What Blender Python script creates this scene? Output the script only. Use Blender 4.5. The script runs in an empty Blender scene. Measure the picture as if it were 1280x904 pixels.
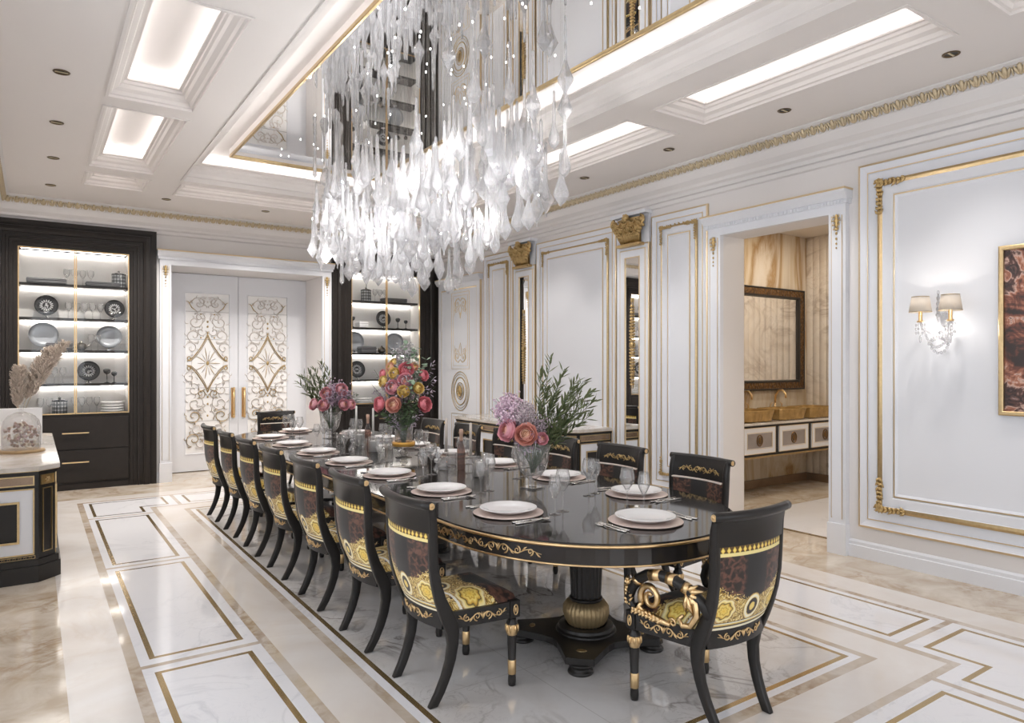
SKY, EXPO, CHL, DLE, LEDE = 3.0, 0.03, 5.2, 60, 9
import bpy, bmesh, math, random
from mathutils import Vector, Matrix, Euler
PI = math.pi
scene = bpy.context.scene
COL = scene.collection
R = math.radians

# ------------------------------------------------------------------ mesh builder
class MB:
    def __init__(self):
        self.v = []; self.f = []; self.m = []; self.s = []; self.uv = []; self.M = Matrix.Identity(4); self.hasuv = False
    def add(self, verts, faces, mi=0, smooth=False, uvs=None):
        b = len(self.v); M = self.M
        self.v += [tuple(M @ Vector(p)) for p in verts]
        for k, f in enumerate(faces):
            self.f.append([b + i for i in f]); self.m.append(mi if not isinstance(mi, (list, tuple)) else mi[k]); self.s.append(smooth)
            if uvs: self.hasuv = True; self.uv.append([uvs[i] for i in f])
            else: self.uv.append([(0, 0)] * len(f))
        return self
    def box(self, x0, x1, y0, y1, z0, z1, mi=0):
        vs = [(x, y, z) for z in (z0, z1) for y in (y0, y1) for x in (x0, x1)]
        return self.add(vs, [(0, 2, 3, 1), (4, 5, 7, 6), (0, 1, 5, 4), (2, 6, 7, 3), (0, 4, 6, 2), (1, 3, 7, 5)], mi)
    def quad(self, a, b, c, d, mi=0, uvs=None):
        return self.add([a, b, c, d], [(0, 1, 2, 3)], mi, False, uvs)
    def lathe(self, prof, seg=24, mi=0, c=(0, 0, 0), smooth=True, flute=0, fl_n=0, mis=None):
        vs = []; rings = []
        for r, z in prof:
            if r < 1e-6:
                rings.append([len(vs)]); vs.append((c[0], c[1], c[2] + z))
            else:
                ring = []
                for k in range(seg):
                    a = 2 * PI * k / seg; rr = r * (1 - flute * (0.5 - 0.5 * math.cos(a * fl_n))) if fl_n else r
                    ring.append(len(vs)); vs.append((c[0] + rr * math.cos(a), c[1] + rr * math.sin(a), c[2] + z))
                rings.append(ring)
        fs = []; ms = []
        for i in range(len(rings) - 1):
            A, B = rings[i], rings[i + 1]
            mm = mis[i] if mis else mi
            if len(A) == 1 and len(B) == 1: continue
            for k in range(seg):
                k2 = (k + 1) % seg
                if len(A) == 1: fs.append((A[0], B[k], B[k2]))
                elif len(B) == 1: fs.append((A[k], B[0], A[k2]))
                else: fs.append((A[k], A[k2], B[k2], B[k]))
                ms.append(mm)
        return self.add(vs, fs, ms, smooth)
    def tube(self, pts, r, seg=6, mi=0, closed=False, flat=None, smooth=True, up=None):
        P = [Vector(p) for p in pts]; n = len(P)
        if n < 2: return self
        rr = r if isinstance(r, (list, tuple)) else [r] * n
        T = []
        for i in range(n):
            if closed: t = P[(i + 1) % n] - P[i - 1]
            else: t = P[min(i + 1, n - 1)] - P[max(i - 1, 0)]
            T.append(t.normalized() if t.length > 1e-9 else Vector((0, 0, 1)))
        N = Vector(up) if up else (Vector((0, 0, 1)) if abs(T[0].z) < .9 else Vector((1, 0, 0)))
        vs = []
        for i in range(n):
            if up: N = Vector(up)
            N = (N - T[i] * N.dot(T[i]))
            N = N.normalized() if N.length > 1e-6 else T[i].orthogonal().normalized()
            B = T[i].cross(N)
            fl = 1 if flat is None else flat
            for k in range(seg):
                a = 2 * PI * (k + .5) / seg
                vs.append(P[i] + (N * math.cos(a) * fl + B * math.sin(a)) * rr[i])
        fs = []
        for i in range(n if closed else n - 1):
            j = (i + 1) % n
            for k in range(seg):
                k2 = (k + 1) % seg
                fs.append((i * seg + k, i * seg + k2, j * seg + k2, j * seg + k))
        if not closed:
            fs.append(tuple(range(seg))[::-1]); fs.append(tuple((n - 1) * seg + k for k in range(seg)))
        return self.add(vs, fs, mi, smooth)
    def ell(self, c, rx, ry, rz, rot=None, mi=0, seg=8, rings=5, smooth=True):
        vs = [(0, 0, -rz)]; 
        for i in range(1, rings):
            t = PI * i / rings
            for k in range(seg):
                a = 2 * PI * k / seg
                vs.append((rx * math.sin(t) * math.cos(a), ry * math.sin(t) * math.sin(a), -rz * math.cos(t)))
        vs.append((0, 0, rz))
        fs = []
        for k in range(seg):
            fs.append((0, 1 + (k + 1) % seg, 1 + k))
        for i in range(rings - 2):
            for k in range(seg):
                a = 1 + i * seg; b = a + seg
                fs.append((a + k, a + (k + 1) % seg, b + (k + 1) % seg, b + k))
        L = len(vs) - 1; a = 1 + (rings - 2) * seg
        for k in range(seg): fs.append((a + k, a + (k + 1) % seg, L))
        Q = rot.to_matrix() if isinstance(rot, Euler) else (rot if rot else Matrix.Identity(3))
        C = Vector(c)
        return self.add([Q @ Vector(p) + C for p in vs], fs, mi, smooth)
    def frame(self, P, u0, u1, v0, v1, prof, mis=None, fill=None):
        """mitred mouldings: prof is a list of (inset, height)"""
        vs = []
        for d, h in prof:
            for (u, v) in ((u0 + d, v0 + d), (u1 - d, v0 + d), (u1 - d, v1 - d), (u0 + d, v1 - d)):
                vs.append(P(u, v, h))
        fs = []; ms = []
        for i in range(len(prof) - 1):
            for k in range(4):
                k2 = (k + 1) % 4
                fs.append((4 * i + k, 4 * i + k2, 4 * i + 4 + k2, 4 * i + 4 + k)); ms.append(mis[i] if mis else 0)
        if fill is not None:
            n = len(prof) - 1
            fs.append((4 * n, 4 * n + 1, 4 * n + 2, 4 * n + 3)); ms.append(fill)
        return self.add(vs, fs, ms)
    def grid(self, P, nu, nv, mi=0, smooth=True, uv=True, flip=False):
        vs = []; uvs = []
        for j in range(nv + 1):
            for i in range(nu + 1):
                u, v = i / nu, j / nv
                vs.append(P(u, v)); uvs.append((u, v))
        fs = []
        for j in range(nv):
            for i in range(nu):
                a = j * (nu + 1) + i
                q = (a, a + 1, a + nu + 2, a + nu + 1)
                fs.append(q[::-1] if flip else q)
        return self.add(vs, fs, mi, smooth, uvs if uv else None)
    def prism(self, poly, h0, h1, P=None, mi=0, smooth=False):
        n = len(poly); P = P or (lambda u, v, h: (u, v, h))
        vs = [P(u, v, h0) for u, v in poly] + [P(u, v, h1) for u, v in poly]
        fs = [tuple(range(n))[::-1], tuple(range(n, 2 * n))]
        self.add(vs, fs, mi, False)
        return self.add(vs, [(k, (k + 1) % n, n + (k + 1) % n, n + k) for k in range(n)], mi, smooth)
    def build(self, name, mats, parent=None, recalc=True, bevel=0, solid=0, sub=0):
        me = bpy.data.meshes.new(name)
        me.from_pydata([tuple(p) for p in self.v], [], self.f)
        if not isinstance(mats, (list, tuple)): mats = [mats]
        for m in mats: me.materials.append(m)
        me.polygons.foreach_set('material_index', self.m)
        me.polygons.foreach_set('use_smooth', self.s)
        if self.hasuv:
            ul = me.uv_layers.new(name='UVMap'); k = 0; flat = []
            for fu in self.uv:
                for q in fu: flat += [q[0], q[1]]
            ul.data.foreach_set('uv', flat)
        if recalc:
            bm = bmesh.new(); bm.from_mesh(me); bmesh.ops.recalc_face_normals(bm, faces=bm.faces); bm.to_mesh(me); bm.free()
        me.update()
        o = bpy.data.objects.new(name, me); COL.objects.link(o)
        if parent: o.parent = parent
        if bevel:
            b = o.modifiers.new('bevel', 'BEVEL'); b.width = bevel; b.segments = 2; b.limit_method = 'ANGLE'; b.angle_limit = R(50)
        if solid:
            b = o.modifiers.new('solid', 'SOLIDIFY'); b.thickness = solid; b.offset = 0
        if sub:
            b = o.modifiers.new('sub', 'SUBSURF'); b.levels = sub; b.render_levels = sub
        return o

def thing(name, label, cat, loc=(0, 0, 0), rz=0, group=None):
    o = bpy.data.objects.new(name, None); COL.objects.link(o); o.empty_display_size = .05
    o.location = loc; o.rotation_euler = (0, 0, rz); o['label'] = label; o['category'] = cat
    if group: o['group'] = group
    return o
def tag(o, label, cat, group=None):
    o['label'] = label; o['category'] = cat
    if group: o['group'] = group
    return o
def struct(o, label=None):
    o['kind'] = 'structure'
    if label: o['label'] = label
    return o
KIDS = {}
def kids(o):
    return [c for c in bpy.data.objects if c.parent == o]
def dup(root, loc=None, rz=None, label=None, group=None, scale=None):
    r = root.copy(); COL.objects.link(r)
    if loc is not None: r.location = loc
    if rz is not None: r.rotation_euler = (0, 0, rz)
    if label: r['label'] = label
    if group: r['group'] = group
    if scale is not None: r.scale = scale
    if root.name not in KIDS: KIDS[root.name] = [(c, kids(c)) for c in kids(root)]
    for ch, sub in KIDS[root.name]:
        c = ch.copy(); COL.objects.link(c); c.parent = r
        for g in sub:
            d = g.copy(); COL.objects.link(d); d.parent = c
    return r

# ------------------------------------------------------------------ node helper
class NT:
    def __init__(self, name):
        self.mat = bpy.data.materials.new(name); self.mat.use_nodes = True
        self.t = self.mat.node_tree; self.t.nodes.clear()
        self.out = self.t.nodes.new('ShaderNodeOutputMaterial')
    def n(self, typ, props=None, **ins):
        nd = self.t.nodes.new(typ)
        for k, v in (props or {}).items(): setattr(nd, k, v)
        for k, v in ins.items():
            key = int(k[1:]) if k[0] == '_' and k[1:].isdigit() else k.replace('_', ' ')
            self.set(nd.inputs[key], v)
        return nd
    def set(self, sock, v):
        if isinstance(v, bpy.types.NodeSocket): self.t.links.new(v, sock)
        elif isinstance(v, bpy.types.Node): self.t.links.new(v.outputs[0], sock)
        else:
            if hasattr(sock.default_value, '__len__') and isinstance(v, (tuple, list)) and len(v) == 3 and len(sock.default_value) == 4: v = (*v, 1)
            sock.default_value = v
    def math(self, op, a, b=0.0, clamp=False):
        nd = self.n('ShaderNodeMath', {'operation': op, 'use_clamp': clamp}); self.set(nd.inputs[0], a); self.set(nd.inputs[1], b); return nd.outputs[0]
    def mix(self, f, a, b):
        nd = self.n('ShaderNodeMix', {'data_type': 'RGBA'}); self.set(nd.inputs[0], f); self.set(nd.inputs[6], a); self.set(nd.inputs[7], b); return nd.outputs[2]
    def ramp(self, f, stops, interp='LINEAR'):
        nd = self.n('ShaderNodeValToRGB'); cr = nd.color_ramp; cr.interpolation = interp
        while len(cr.elements) < len(stops): cr.elements.new(.5)
        for e, (p, c) in zip(cr.elements, stops):
            e.position = p; e.color = (c, c, c, 1) if isinstance(c, (int, float)) else (*c, 1)
        self.set(nd.inputs[0], f); return nd.outputs[0]
    def obj(self): return self.n('ShaderNodeTexCoord').outputs['Object']
    def uv(self): return self.n('ShaderNodeTexCoord').outputs['UV']
    def sep(self, v):
        nd = self.n('ShaderNodeSeparateXYZ'); self.set(nd.inputs[0], v); return nd.outputs
    def comb(self, x, y, z=0.0):
        nd = self.n('ShaderNodeCombineXYZ'); self.set(nd.inputs[0], x); self.set(nd.inputs[1], y); self.set(nd.inputs[2], z); return nd.outputs[0]
    def mapping(self, v, scale=(1, 1, 1), rot=(0, 0, 0), loc=(0, 0, 0)):
        nd = self.n('ShaderNodeMapping'); self.set(nd.inputs['Vector'], v); nd.inputs['Scale'].default_value = scale; nd.inputs['Rotation'].default_value = rot; nd.inputs['Location'].default_value = loc; return nd.outputs[0]
    def noise(self, v, scale=5, detail=4, rough=.5, dist=0.0):
        nd = self.n('ShaderNodeTexNoise', Scale=scale, Detail=detail, Roughness=rough, Distortion=dist); self.set(nd.inputs['Vector'], v); return nd.outputs[0]
    def vor(self, v, scale=5, feature='F1', rnd=1.0):
        nd = self.n('ShaderNodeTexVoronoi', {'feature': feature}, Scale=scale, Randomness=rnd); self.set(nd.inputs['Vector'], v); return nd.outputs[0]
    def pbr(self, color, rough=.5, metal=0.0, bump=None, bump_d=.002, **kw):
        p = self.n('ShaderNodeBsdfPrincipled')
        self.set(p.inputs['Base Color'], color); self.set(p.inputs['Roughness'], rough); self.set(p.inputs['Metallic'], metal)
        for k, v in kw.items(): self.set(p.inputs[k.replace('_', ' ')], v)
        if bump is not None:
            b = self.n('ShaderNodeBump', Distance=bump_d, Strength=1.0); self.set(b.inputs['Height'], bump); self.t.links.new(b.outputs[0], p.inputs['Normal'])
        self.t.links.new(p.outputs[0], self.out.inputs[0]); return self.mat
def M_plain(name, c, rough=.5, metal=0.0, nz=0.0, sc=30, **kw):
    t = NT(name)
    if nz:
        f = t.noise(t.obj(), sc, 3)
        col = t.mix(f, tuple(x * (1 - nz) for x in c), tuple(min(1, x * (1 + nz)) for x in c))
        return t.pbr(col, rough, metal, **kw)
    return t.pbr(c, rough, metal, **kw)
def marble(name, base, vein, vscale=1.2, vw=.03, vamt=.7, cloud=None, rough=.06, rot=.6, fine=True, stretch=(1, 1, 1), tile=None, ior=1.5):
    t = NT(name); o = t.mapping(t.obj(), scale=stretch, rot=(0, 0, rot))
    n1 = t.noise(o, vscale, 7, .55, 1.2)
    v1 = t.ramp(t.math('ABSOLUTE', t.math('SUBTRACT', n1, .5)), [(0, 1), (vw, 0)])
    msk = t.ramp(t.noise(o, vscale * .7, 3), [(.42, 0), (.62, 1)])
    v = t.math('MULTIPLY', v1, msk)
    if fine:
        n2 = t.noise(o, vscale * 3.1, 8, .6, 1.6)
        v2 = t.ramp(t.math('ABSOLUTE', t.math('SUBTRACT', n2, .5)), [(0, .45), (vw * .8, 0)])
        v = t.math('MAXIMUM', v, t.math('MULTIPLY', v2, msk))
    c = base
    if cloud: c = t.mix(t.ramp(t.noise(o, vscale * 1.5, 6, .6, .6), [(.35, 0), (.7, 1)]), base, cloud)
    col = t.mix(t.math('MULTIPLY', v, vamt), c, vein)
    if tile:
        s = t.sep(t.obj())
        def line(x, period, off, w=.0018):
            m = t.math('ABSOLUTE', t.math('SUBTRACT', t.math('FRACT', t.math('DIVIDE', t.math('ADD', x, off), period)), .5))
            return t.math('LESS_THAN', m, w / period)
        L = t.math('MAXIMUM', line(s[0], tile[0], tile[2]), line(s[1], tile[1], tile[3]))
        col = t.mix(t.math('MULTIPLY', L, .45), col, (.3, .26, .22))
    return t.pbr(col, rough, 0.0, IOR=ior)

white = M_plain('white_lacquer', (.765, .785, .83), .38)
ceil_w = M_plain('ceiling_plaster', (.80, .76, .735), .6)
wallp = M_plain('wall_plaster', (.77, .75, .745), .45)
gold = M_plain('antique_gold', (.56, .42, .23), .34, 1.0, .2, 40)
goldb = M_plain('bright_gold', (.78, .56, .30), .28, 1.0, .1, 60)
goldleaf = M_plain('gilded_carving', (.55, .40, .19), .40, .9, .3, 55)
goldsoft = M_plain('pale_leaf_gilding', (.60, .50, .34), .45, .45, .25, 60)
goldpale = M_plain('pale_gilt_line', (.72, .58, .38), .35, .8)
black = M_plain('black_lacquer', (.020, .018, .017), .28, Specular_IOR_Level=.35)
blackw = M_plain('black_stained_wood', (.022, .018, .016), .42, 0, .2, 20, Specular_IOR_Level=.3)
mirror = M_plain('mirror_glass', (.98, .98, .98), .0, 1.0)
chrome = M_plain('polished_steel', (.80, .79, .77), .12, 1.0)
china = M_plain('white_china', (.88, .87, .87), .12)
charger_m = M_plain('blush_charger', (.62, .50, .45), .35)
pewter = M_plain('grey_pewter_glaze', (.42, .44, .47), .25, .2)
darkglaze = M_plain('dark_glaze', (.03, .03, .032), .15)
wax = M_plain('ivory_wax', (.62, .56, .50), .45)
waxw = M_plain('pale_wax', (.85, .83, .80), .4)
paper = M_plain('white_card', (.82, .82, .83), .6)
bronze_m = M_plain('bronze_inlay', (.30, .22, .16), .25, .8)
def glass_mat(name, tint=(1, 1, 1), rough=0.0, ior=1.45):
    t = NT(name)
    g = t.n('ShaderNodeBsdfGlass', Color=(*tint, 1), Roughness=rough, IOR=ior)
    t.t.links.new(g.outputs[0], t.out.inputs[0]); return t.mat
def vessel_mat(name, tint=(1, 1, 1), ior=1.55, haze=.055):
    t = NT(name)
    a = t.n('ShaderNodeBsdfTransparent', Color=(*tint, 1)); b = t.n('ShaderNodeBsdfGlossy', Roughness=.01); fc = t.n('ShaderNodeLayerWeight', Blend=.5).outputs['Facing']; fr = t.math('ADD', .045, t.math('MULTIPLY', t.math('POWER', fc, 2.4), .9))
    m = t.n('ShaderNodeMixShader'); t.set(m.inputs[0], fr); t.t.links.new(a.outputs[0], m.inputs[1]); t.t.links.new(b.outputs[0], m.inputs[2])
    d = t.n('ShaderNodeBsdfDiffuse', Color=(.9, .9, .9, 1)); m2 = t.n('ShaderNodeMixShader', _0=haze); t.t.links.new(m.outputs[0], m2.inputs[1]); t.t.links.new(d.outputs[0], m2.inputs[2])
    t.t.links.new(m2.outputs[0], t.out.inputs[0]); return t.mat
def mixg(name):
    mt = vessel_mat(name); nt = mt.node_tree; out = [n for n in nt.nodes if n.type == 'OUTPUT_MATERIAL'][0]; src = out.inputs[0].links[0].from_socket
    g = nt.nodes.new('ShaderNodeBsdfGlass'); g.inputs['Roughness'].default_value = 0; g.inputs['IOR'].default_value = 1.45
    m = nt.nodes.new('ShaderNodeMixShader'); m.inputs[0].default_value = .06; nt.links.new(src, m.inputs[1]); nt.links.new(g.outputs[0], m.inputs[2]); nt.links.new(m.outputs[0], out.inputs[0]); return mt
glass = mixg('clear_glass')
def pane_mat(name, tint=(.97, .98, .98), f=.12):
    t = NT(name)
    a = t.n('ShaderNodeBsdfTransparent', Color=(*tint, 1)); b = t.n('ShaderNodeBsdfGlossy', Roughness=0.0)
    fc = t.n('ShaderNodeLayerWeight', Blend=.5).outputs['Facing']
    m = t.n('ShaderNodeMixShader'); t.set(m.inputs[0], t.math('ADD', .04, t.math('MULTIPLY', t.math('POWER', fc, 4), .5))); t.t.links.new(a.outputs[0], m.inputs[1]); t.t.links.new(b.outputs[0], m.inputs[2])
    t.t.links.new(m.outputs[0], t.out.inputs[0]); return t.mat
pane = pane_mat('thin_pane')
def crystal_mat():
    t = NT('chandelier_crystal')
    g1 = t.n('ShaderNodeBsdfGlass', Color=(1, 1, 1, 1), Roughness=.0, IOR=1.5); tr = t.n('ShaderNodeBsdfTransparent', Color=(.97, .97, .98, 1)); gs = t.n('ShaderNodeBsdfGlossy', Roughness=.03)
    fc = t.n('ShaderNodeLayerWeight', Blend=.5).outputs['Facing']; fr = t.math('ADD', .12, t.math('MULTIPLY', t.math('POWER', fc, 2.5), .6)); g0 = t.n('ShaderNodeMixShader'); t.set(g0.inputs[0], fr); t.t.links.new(tr.outputs[0], g0.inputs[1]); t.t.links.new(gs.outputs[0], g0.inputs[2])
    g = t.n('ShaderNodeMixShader', _0=.5); t.t.links.new(g0.outputs[0], g.inputs[1]); t.t.links.new(g1.outputs[0], g.inputs[2])
    d = t.n('ShaderNodeBsdfTranslucent', Color=(.95, .95, .97, 1)); d2 = t.n('ShaderNodeBsdfDiffuse', Color=(.92, .92, .94, 1))
    m1 = t.n('ShaderNodeMixShader', _0=.5); t.t.links.new(d.outputs[0], m1.inputs[1]); t.t.links.new(d2.outputs[0], m1.inputs[2])
    m = t.n('ShaderNodeMixShader', _0=.25); t.t.links.new(g.outputs[0], m.inputs[1]); t.t.links.new(m1.outputs[0], m.inputs[2])
    t.t.links.new(m.outputs[0], t.out.inputs[0]); return t.mat
crystal = crystal_mat()
def emit(name, c, s):
    t = NT(name); e = t.n('ShaderNodeEmission', Color=(*c, 1), Strength=s); t.t.links.new(e.outputs[0], t.out.inputs[0]); return t.mat
led = emit('led_strip', (1.0, .985, .98), LEDE)
bulb = emit('warm_bulb', (1.0, .87, .70), 14)

# marbles
m_beige = marble('beige_marble', (.52, .43, .33), (.34, .22, .12), 2.6, .06, .7, (.72, .66, .58), .08, .2)
m_cream = marble('cream_marble', (.80, .775, .755), (.62, .52, .44), .8, .03, .35, (.70, .64, .59), .13, .9, fine=False)
m_strip = marble('taupe_marble_strip', (.52, .43, .33), (.30, .20, .12), 2.2, .06, .7, (.66, .60, .54), .07, .3)
m_white = marble('white_marble', (.83, .83, .86), (.55, .56, .60), 1.3, .018, .45, None, .07, .7)
m_centre = marble('veined_white_marble', (.74, .725, .72), (.22, .19, .17), 1.7, .026, .95, (.62, .59, .57), .04, .5, tile=(.90, .92, .2, .35), ior=1.75)
m_gold = M_plain('brass_inlay', (.50, .36, .17), .16, .75)
m_top = marble('console_marble', (.70, .67, .64), (.35, .28, .2), 3, .05, .6, (.55, .5, .44), .08)

# ------------------------------------------------------------------ ornament helpers
def spiral(cu, cv, r0, r1, a0, turns, n=18):
    out = []
    for i in range(n + 1):
        t = i / n; a = a0 + turns * 2 * PI * t; r = r0 + (r1 - r0) * t
        out.append((cu + r * math.cos(a), cv + r * math.sin(a)))
    return out
def scrollwork(mb, P, cu, cv, L, H, rad, mi=0, n=2, h=.002):
    """symmetrical rinceau of spirals around (cu,cv)"""
    for s in (-1, 1):
        step = (L / 2) / (n + .35)
        for k in range(n):
            c = (k + .55) * step; rr = H * .46 * (1 - .12 * k); d = 1 if k % 2 else -1
            pts = [(cu + s * (x), cv + y) for x, y in spiral(c, 0, rr, rr * .18, PI * (.5 if d > 0 else -.5), -d * 1.35, 14)]
            mb.tube([P(u, v, h) for u, v in pts], [rad * (1.15 - .5 * i / 14) for i in range(15)], 5, mi)
        wave = []
        for i in range(15):
            t = i / 14; x = t * L / 2
            wave.append((cu + s * x, cv + H * .42 * math.sin(x / step * PI) * (1 - .7 * t)))
        mb.tube([P(u, v, h) for u, v in wave], [rad * (1.2 - .8 * i / 14) for i in range(15)], 5, mi)
        for k in range(n + 1):
            x = (k + .95) * step
            if x < L / 2:
                mb.tube([P(cu + s * x, cv, h), P(cu + s * (x + step * .2), cv + H * .3 * (1 if k % 2 else -1), h), P(cu + s * (x + step * .34), cv + H * .42 * (1 if k % 2 else -1), h)], [rad, rad * 1.2, rad * .3], 5, mi)
    for a in (-.6, -.2, .2, .6):
        mb.tube([P(cu, cv - H * .3, h), P(cu + H * .25 * math.sin(a), cv, h), P(cu + H * .5 * math.sin(a * 1.3), cv + H * .42 * math.cos(a), h)], [rad, rad * 1.3, rad * .4], 5, mi)
def leafy(mb, P, path, size, seed=0, mi=0, n=None, h=.01, lean=.6):
    rnd = random.Random(seed)
    for i, (u, v) in enumerate(path):
        j = min(i + 1, len(path) - 1); k = max(0, i - 1)
        du, dv = path[j][0] - path[k][0], path[j][1] - path[k][1]
        a = math.atan2(dv, du)
        for s in (-1, 0, 1):
            b = a + s * lean + rnd.uniform(-.25, .25); l = size * rnd.uniform(.75, 1.15) * (1 if s else .8)
            e = (u + l * math.cos(b), v + l * math.sin(b)); m = (u + l * .5 * math.cos(b + s * .25), v + l * .5 * math.sin(b + s * .25))
            mb.tube([P(u, v, h * .4), P(m[0], m[1], h * 1.1), P(e[0], e[1], h * .5)], [size * .16, size * .24, size * .07], 5, mi)
# ================================================================== ROOM
XL, XR, YB, YF, H = -.47, 5.45, 10.10, -2.0, 3.52
# ---- floor: one inlaid marble surface
def in_u(x, y, rects):
    return any(a < x < b and c < y < d for a, b, c, d in rects)
GP = [[(.50, .973, 6.14, 8.0)], [(.50, .973, 4.0, 5.955)], [(.50, .97, 8.175, 8.97), (.50, 1.235, 8.475, 8.97)], [(1.433, 2.40, 8.475, 8.97)]]
def cls(x, y):
    xx = x if x < 2.49 else 4.98 - x
    yy = y if y > 5.015 else 10.03 - y
    if xx < .13 or yy > 9.33: return 0
    if xx < .395 or yy > 9.08: return 1
    if xx < .45 or yy > 9.03: return 2
    if xx < 1.035 or yy > 8.395:
        if xx < 1.035 and (abs(yy - 8.085) < .02 or abs(yy - 6.05) < .02): return 2
        if yy > 8.395 and (abs(xx - 1.335) < .02 or xx > 2.47): return 2
        for rc in GP:
            r = [(a, b, (4.075 if c == 4.0 else c), d) for a, b, c, d in rc]
            y3 = yy
            if rc is GP[1]: y3 = 5.015 + (yy - 5.015); r = [(.50, .973, 10.03 - 5.955, 5.955)]
            if in_u(xx, y3, r):
                g = .028
                ok = all(in_u(xx + i * g, y3 + j * g, r) for i in (-1, 0, 1) for j in (-1, 0, 1))
                return 3 if ok else 4
        return 3
    if xx < 1.09 or yy > 8.35: return 2
    if xx < 1.325 or yy > 8.115: return 1
    if xx < 1.375 or yy > 8.055: return 2
    if xx < 1.42 or yy > 8.012: return 3
    if xx < 1.449 or yy > 7.984: return 4
    return 5
xs = {.13, .395, .45, 1.035, 1.09, 1.325, 1.375, 1.42, 1.449, 1.315, 1.355, 2.47, 2.49}
ys = {9.33, 9.08, 9.03, 8.395, 8.35, 8.115, 8.055, 8.012, 7.984, 8.065, 8.105, 6.03, 6.07, 5.015}
for rc in GP:
    for a, b, c, d in rc:
        for q in (a, b): xs |= {q, q + .028, q - .028}
        for q in (c, d): ys |= {q, q + .028, q - .028}
ys |= {4.075 + .028, 4.075}
xs = {round(q, 4) for q in xs if 0 < q <= 2.49}; ys = {round(q, 4) for q in ys if q >= 5.015}
xs |= {round(4.98 - q, 4) for q in xs}; ys |= {round(10.03 - q, 4) for q in ys}
xs = sorted(xs | {XL - .02, XR}); ys = sorted(ys | {YF, YB + .9})
fl = MB()
for i in range(len(xs) - 1):
    for j in range(len(ys) - 1):
        x0, x1, y0, y1 = xs[i], xs[i + 1], ys[j], ys[j + 1]
        if y0 > 10.1 - 1e-6 and False: continue
        fl.quad((x0, y0, 0), (x1, y0, 0), (x1, y1, 0), (x0, y1, 0), cls((x0 + x1) / 2, (y0 + y1) / 2))
# passage and washroom floor
fl.quad((XR, 3.2, 0), (5.78, 3.2, 0), (5.78, 4.36, 0), (XR, 4.36, 0), 0)
for x0, x1, y0, y1, m in ((5.78, 5.84, 1.6, 5.5, 4), (5.84, 8.55, 1.6, 2.0, 0), (5.84, 8.55, 2.0, 4.55, 3), (5.84, 8.55, 4.55, 5.46, 0)):
    fl.quad((x0, y0, 0), (x1, y0, 0), (x1, y1, 0), (x0, y1, 0), m)
struct(fl.build('floor', [m_beige, m_cream, m_strip, m_white, m_gold, m_centre]))

# ---- ceiling with coffers and tray
cof_y = [(-.25, 1.63), (1.92, 3.80), (4.10, 5.87), (6.12, 8.04), (8.33, 8.90)]
coffers = [(x0, x1, y0, y1) for (x0, x1) in ((.45, 1.02), (3.955, 4.53)) for y0, y1 in cof_y] + [(1.35, 3.63, 8.33, 8.88)]
TR = (1.32, 3.66, 1.0, 8.12)
holes = coffers + [TR]
cx = sorted({XL, XR} | {a for h in holes for a in h[:2]}); cy_ = sorted({YF, YB} | {a for h in holes for a in h[2:]})
ce = MB()
for i in range(len(cx) - 1):
    for j in range(len(cy_) - 1):
        mx, my = (cx[i] + cx[i + 1]) / 2, (cy_[j] + cy_[j + 1]) / 2
        if any(a < mx < b and c < my < d for a, b, c, d in holes): continue
        ce.quad((cx[i], cy_[j], H), (cx[i + 1], cy_[j], H), (cx[i + 1], cy_[j + 1], H), (cx[i], cy_[j + 1], H))
PC = lambda u, v, h: (u, v, h)
for (a, b, c, d) in coffers:
    ce.frame(PC, a, b, c, d, [(-.02, 3.519), (-.02, 3.512), (.0, 3.512), (.002, 3.53), (.018, 3.535), (.028, 3.56), (.06, 3.575), (.072, 3.60), (.088, 3.605), (.09, 3.625), (.112, 3.625), (.112, 3.64), (.03, 3.64), (.03, 3.725)], fill=0)
ce.frame(PC, *TR, [(-.025, 3.519), (-.025, 3.51), (.0, 3.51), (.0, 3.56), (.018, 3.568), (.026, 3.60), (.05, 3.635), (.078, 3.655), (.086, 3.675), (.15, 3.68), (.15, 3.698), (.03, 3.698), (.03, 3.79)], fill=0)
struct(ce.build('ceiling', [ceil_w]))
n = 0
for k, (a, b, c, d) in enumerate(coffers + [TR]):
    m = MB(); z = 3.643 if k < len(coffers) else 3.70
    i0, i1 = .045, .065
    if k == len(coffers): i0, i1 = .06, .085
    m.box(a + i0, a + i1, c + i0, d - i0, z, z + .008); m.box(b - i1, b - i0, c + i0, d - i0, z, z + .008)
    m.box(a + i1, b - i1, c + i0, c + i1, z, z + .008); m.box(a + i1, b - i1, d - i1, d - i0, z, z + .008)
    n += 1
    struct(m.build('trim_%d' % n, led), 'hidden cove light strip in a ceiling recess')
# ceiling mirror
mm = MB(); mm.box(1.70, 3.27, 1.4, 7.61, 3.716, 3.789)
mir = struct(mm.build('trim_50', [mirror], bevel=0), 'long mirror panel hung in the ceiling tray')
mf = MB(); mf.frame(PC, 1.68, 3.29, 1.38, 7.63, [(0, 3.728), (0, 3.702), (.005, 3.698), (.020, 3.698), (.024, 3.704), (.024, 3.717)])
mf.build('mirror_frame', [gold], mir)
mf = MB(); mf.frame(PC, 1.681, 3.289, 1.381, 7.629, [(0, 3.789), (0, 3.728), (.02, 3.728)]); mf.build('backing_board', [ceil_w], mir)
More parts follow.
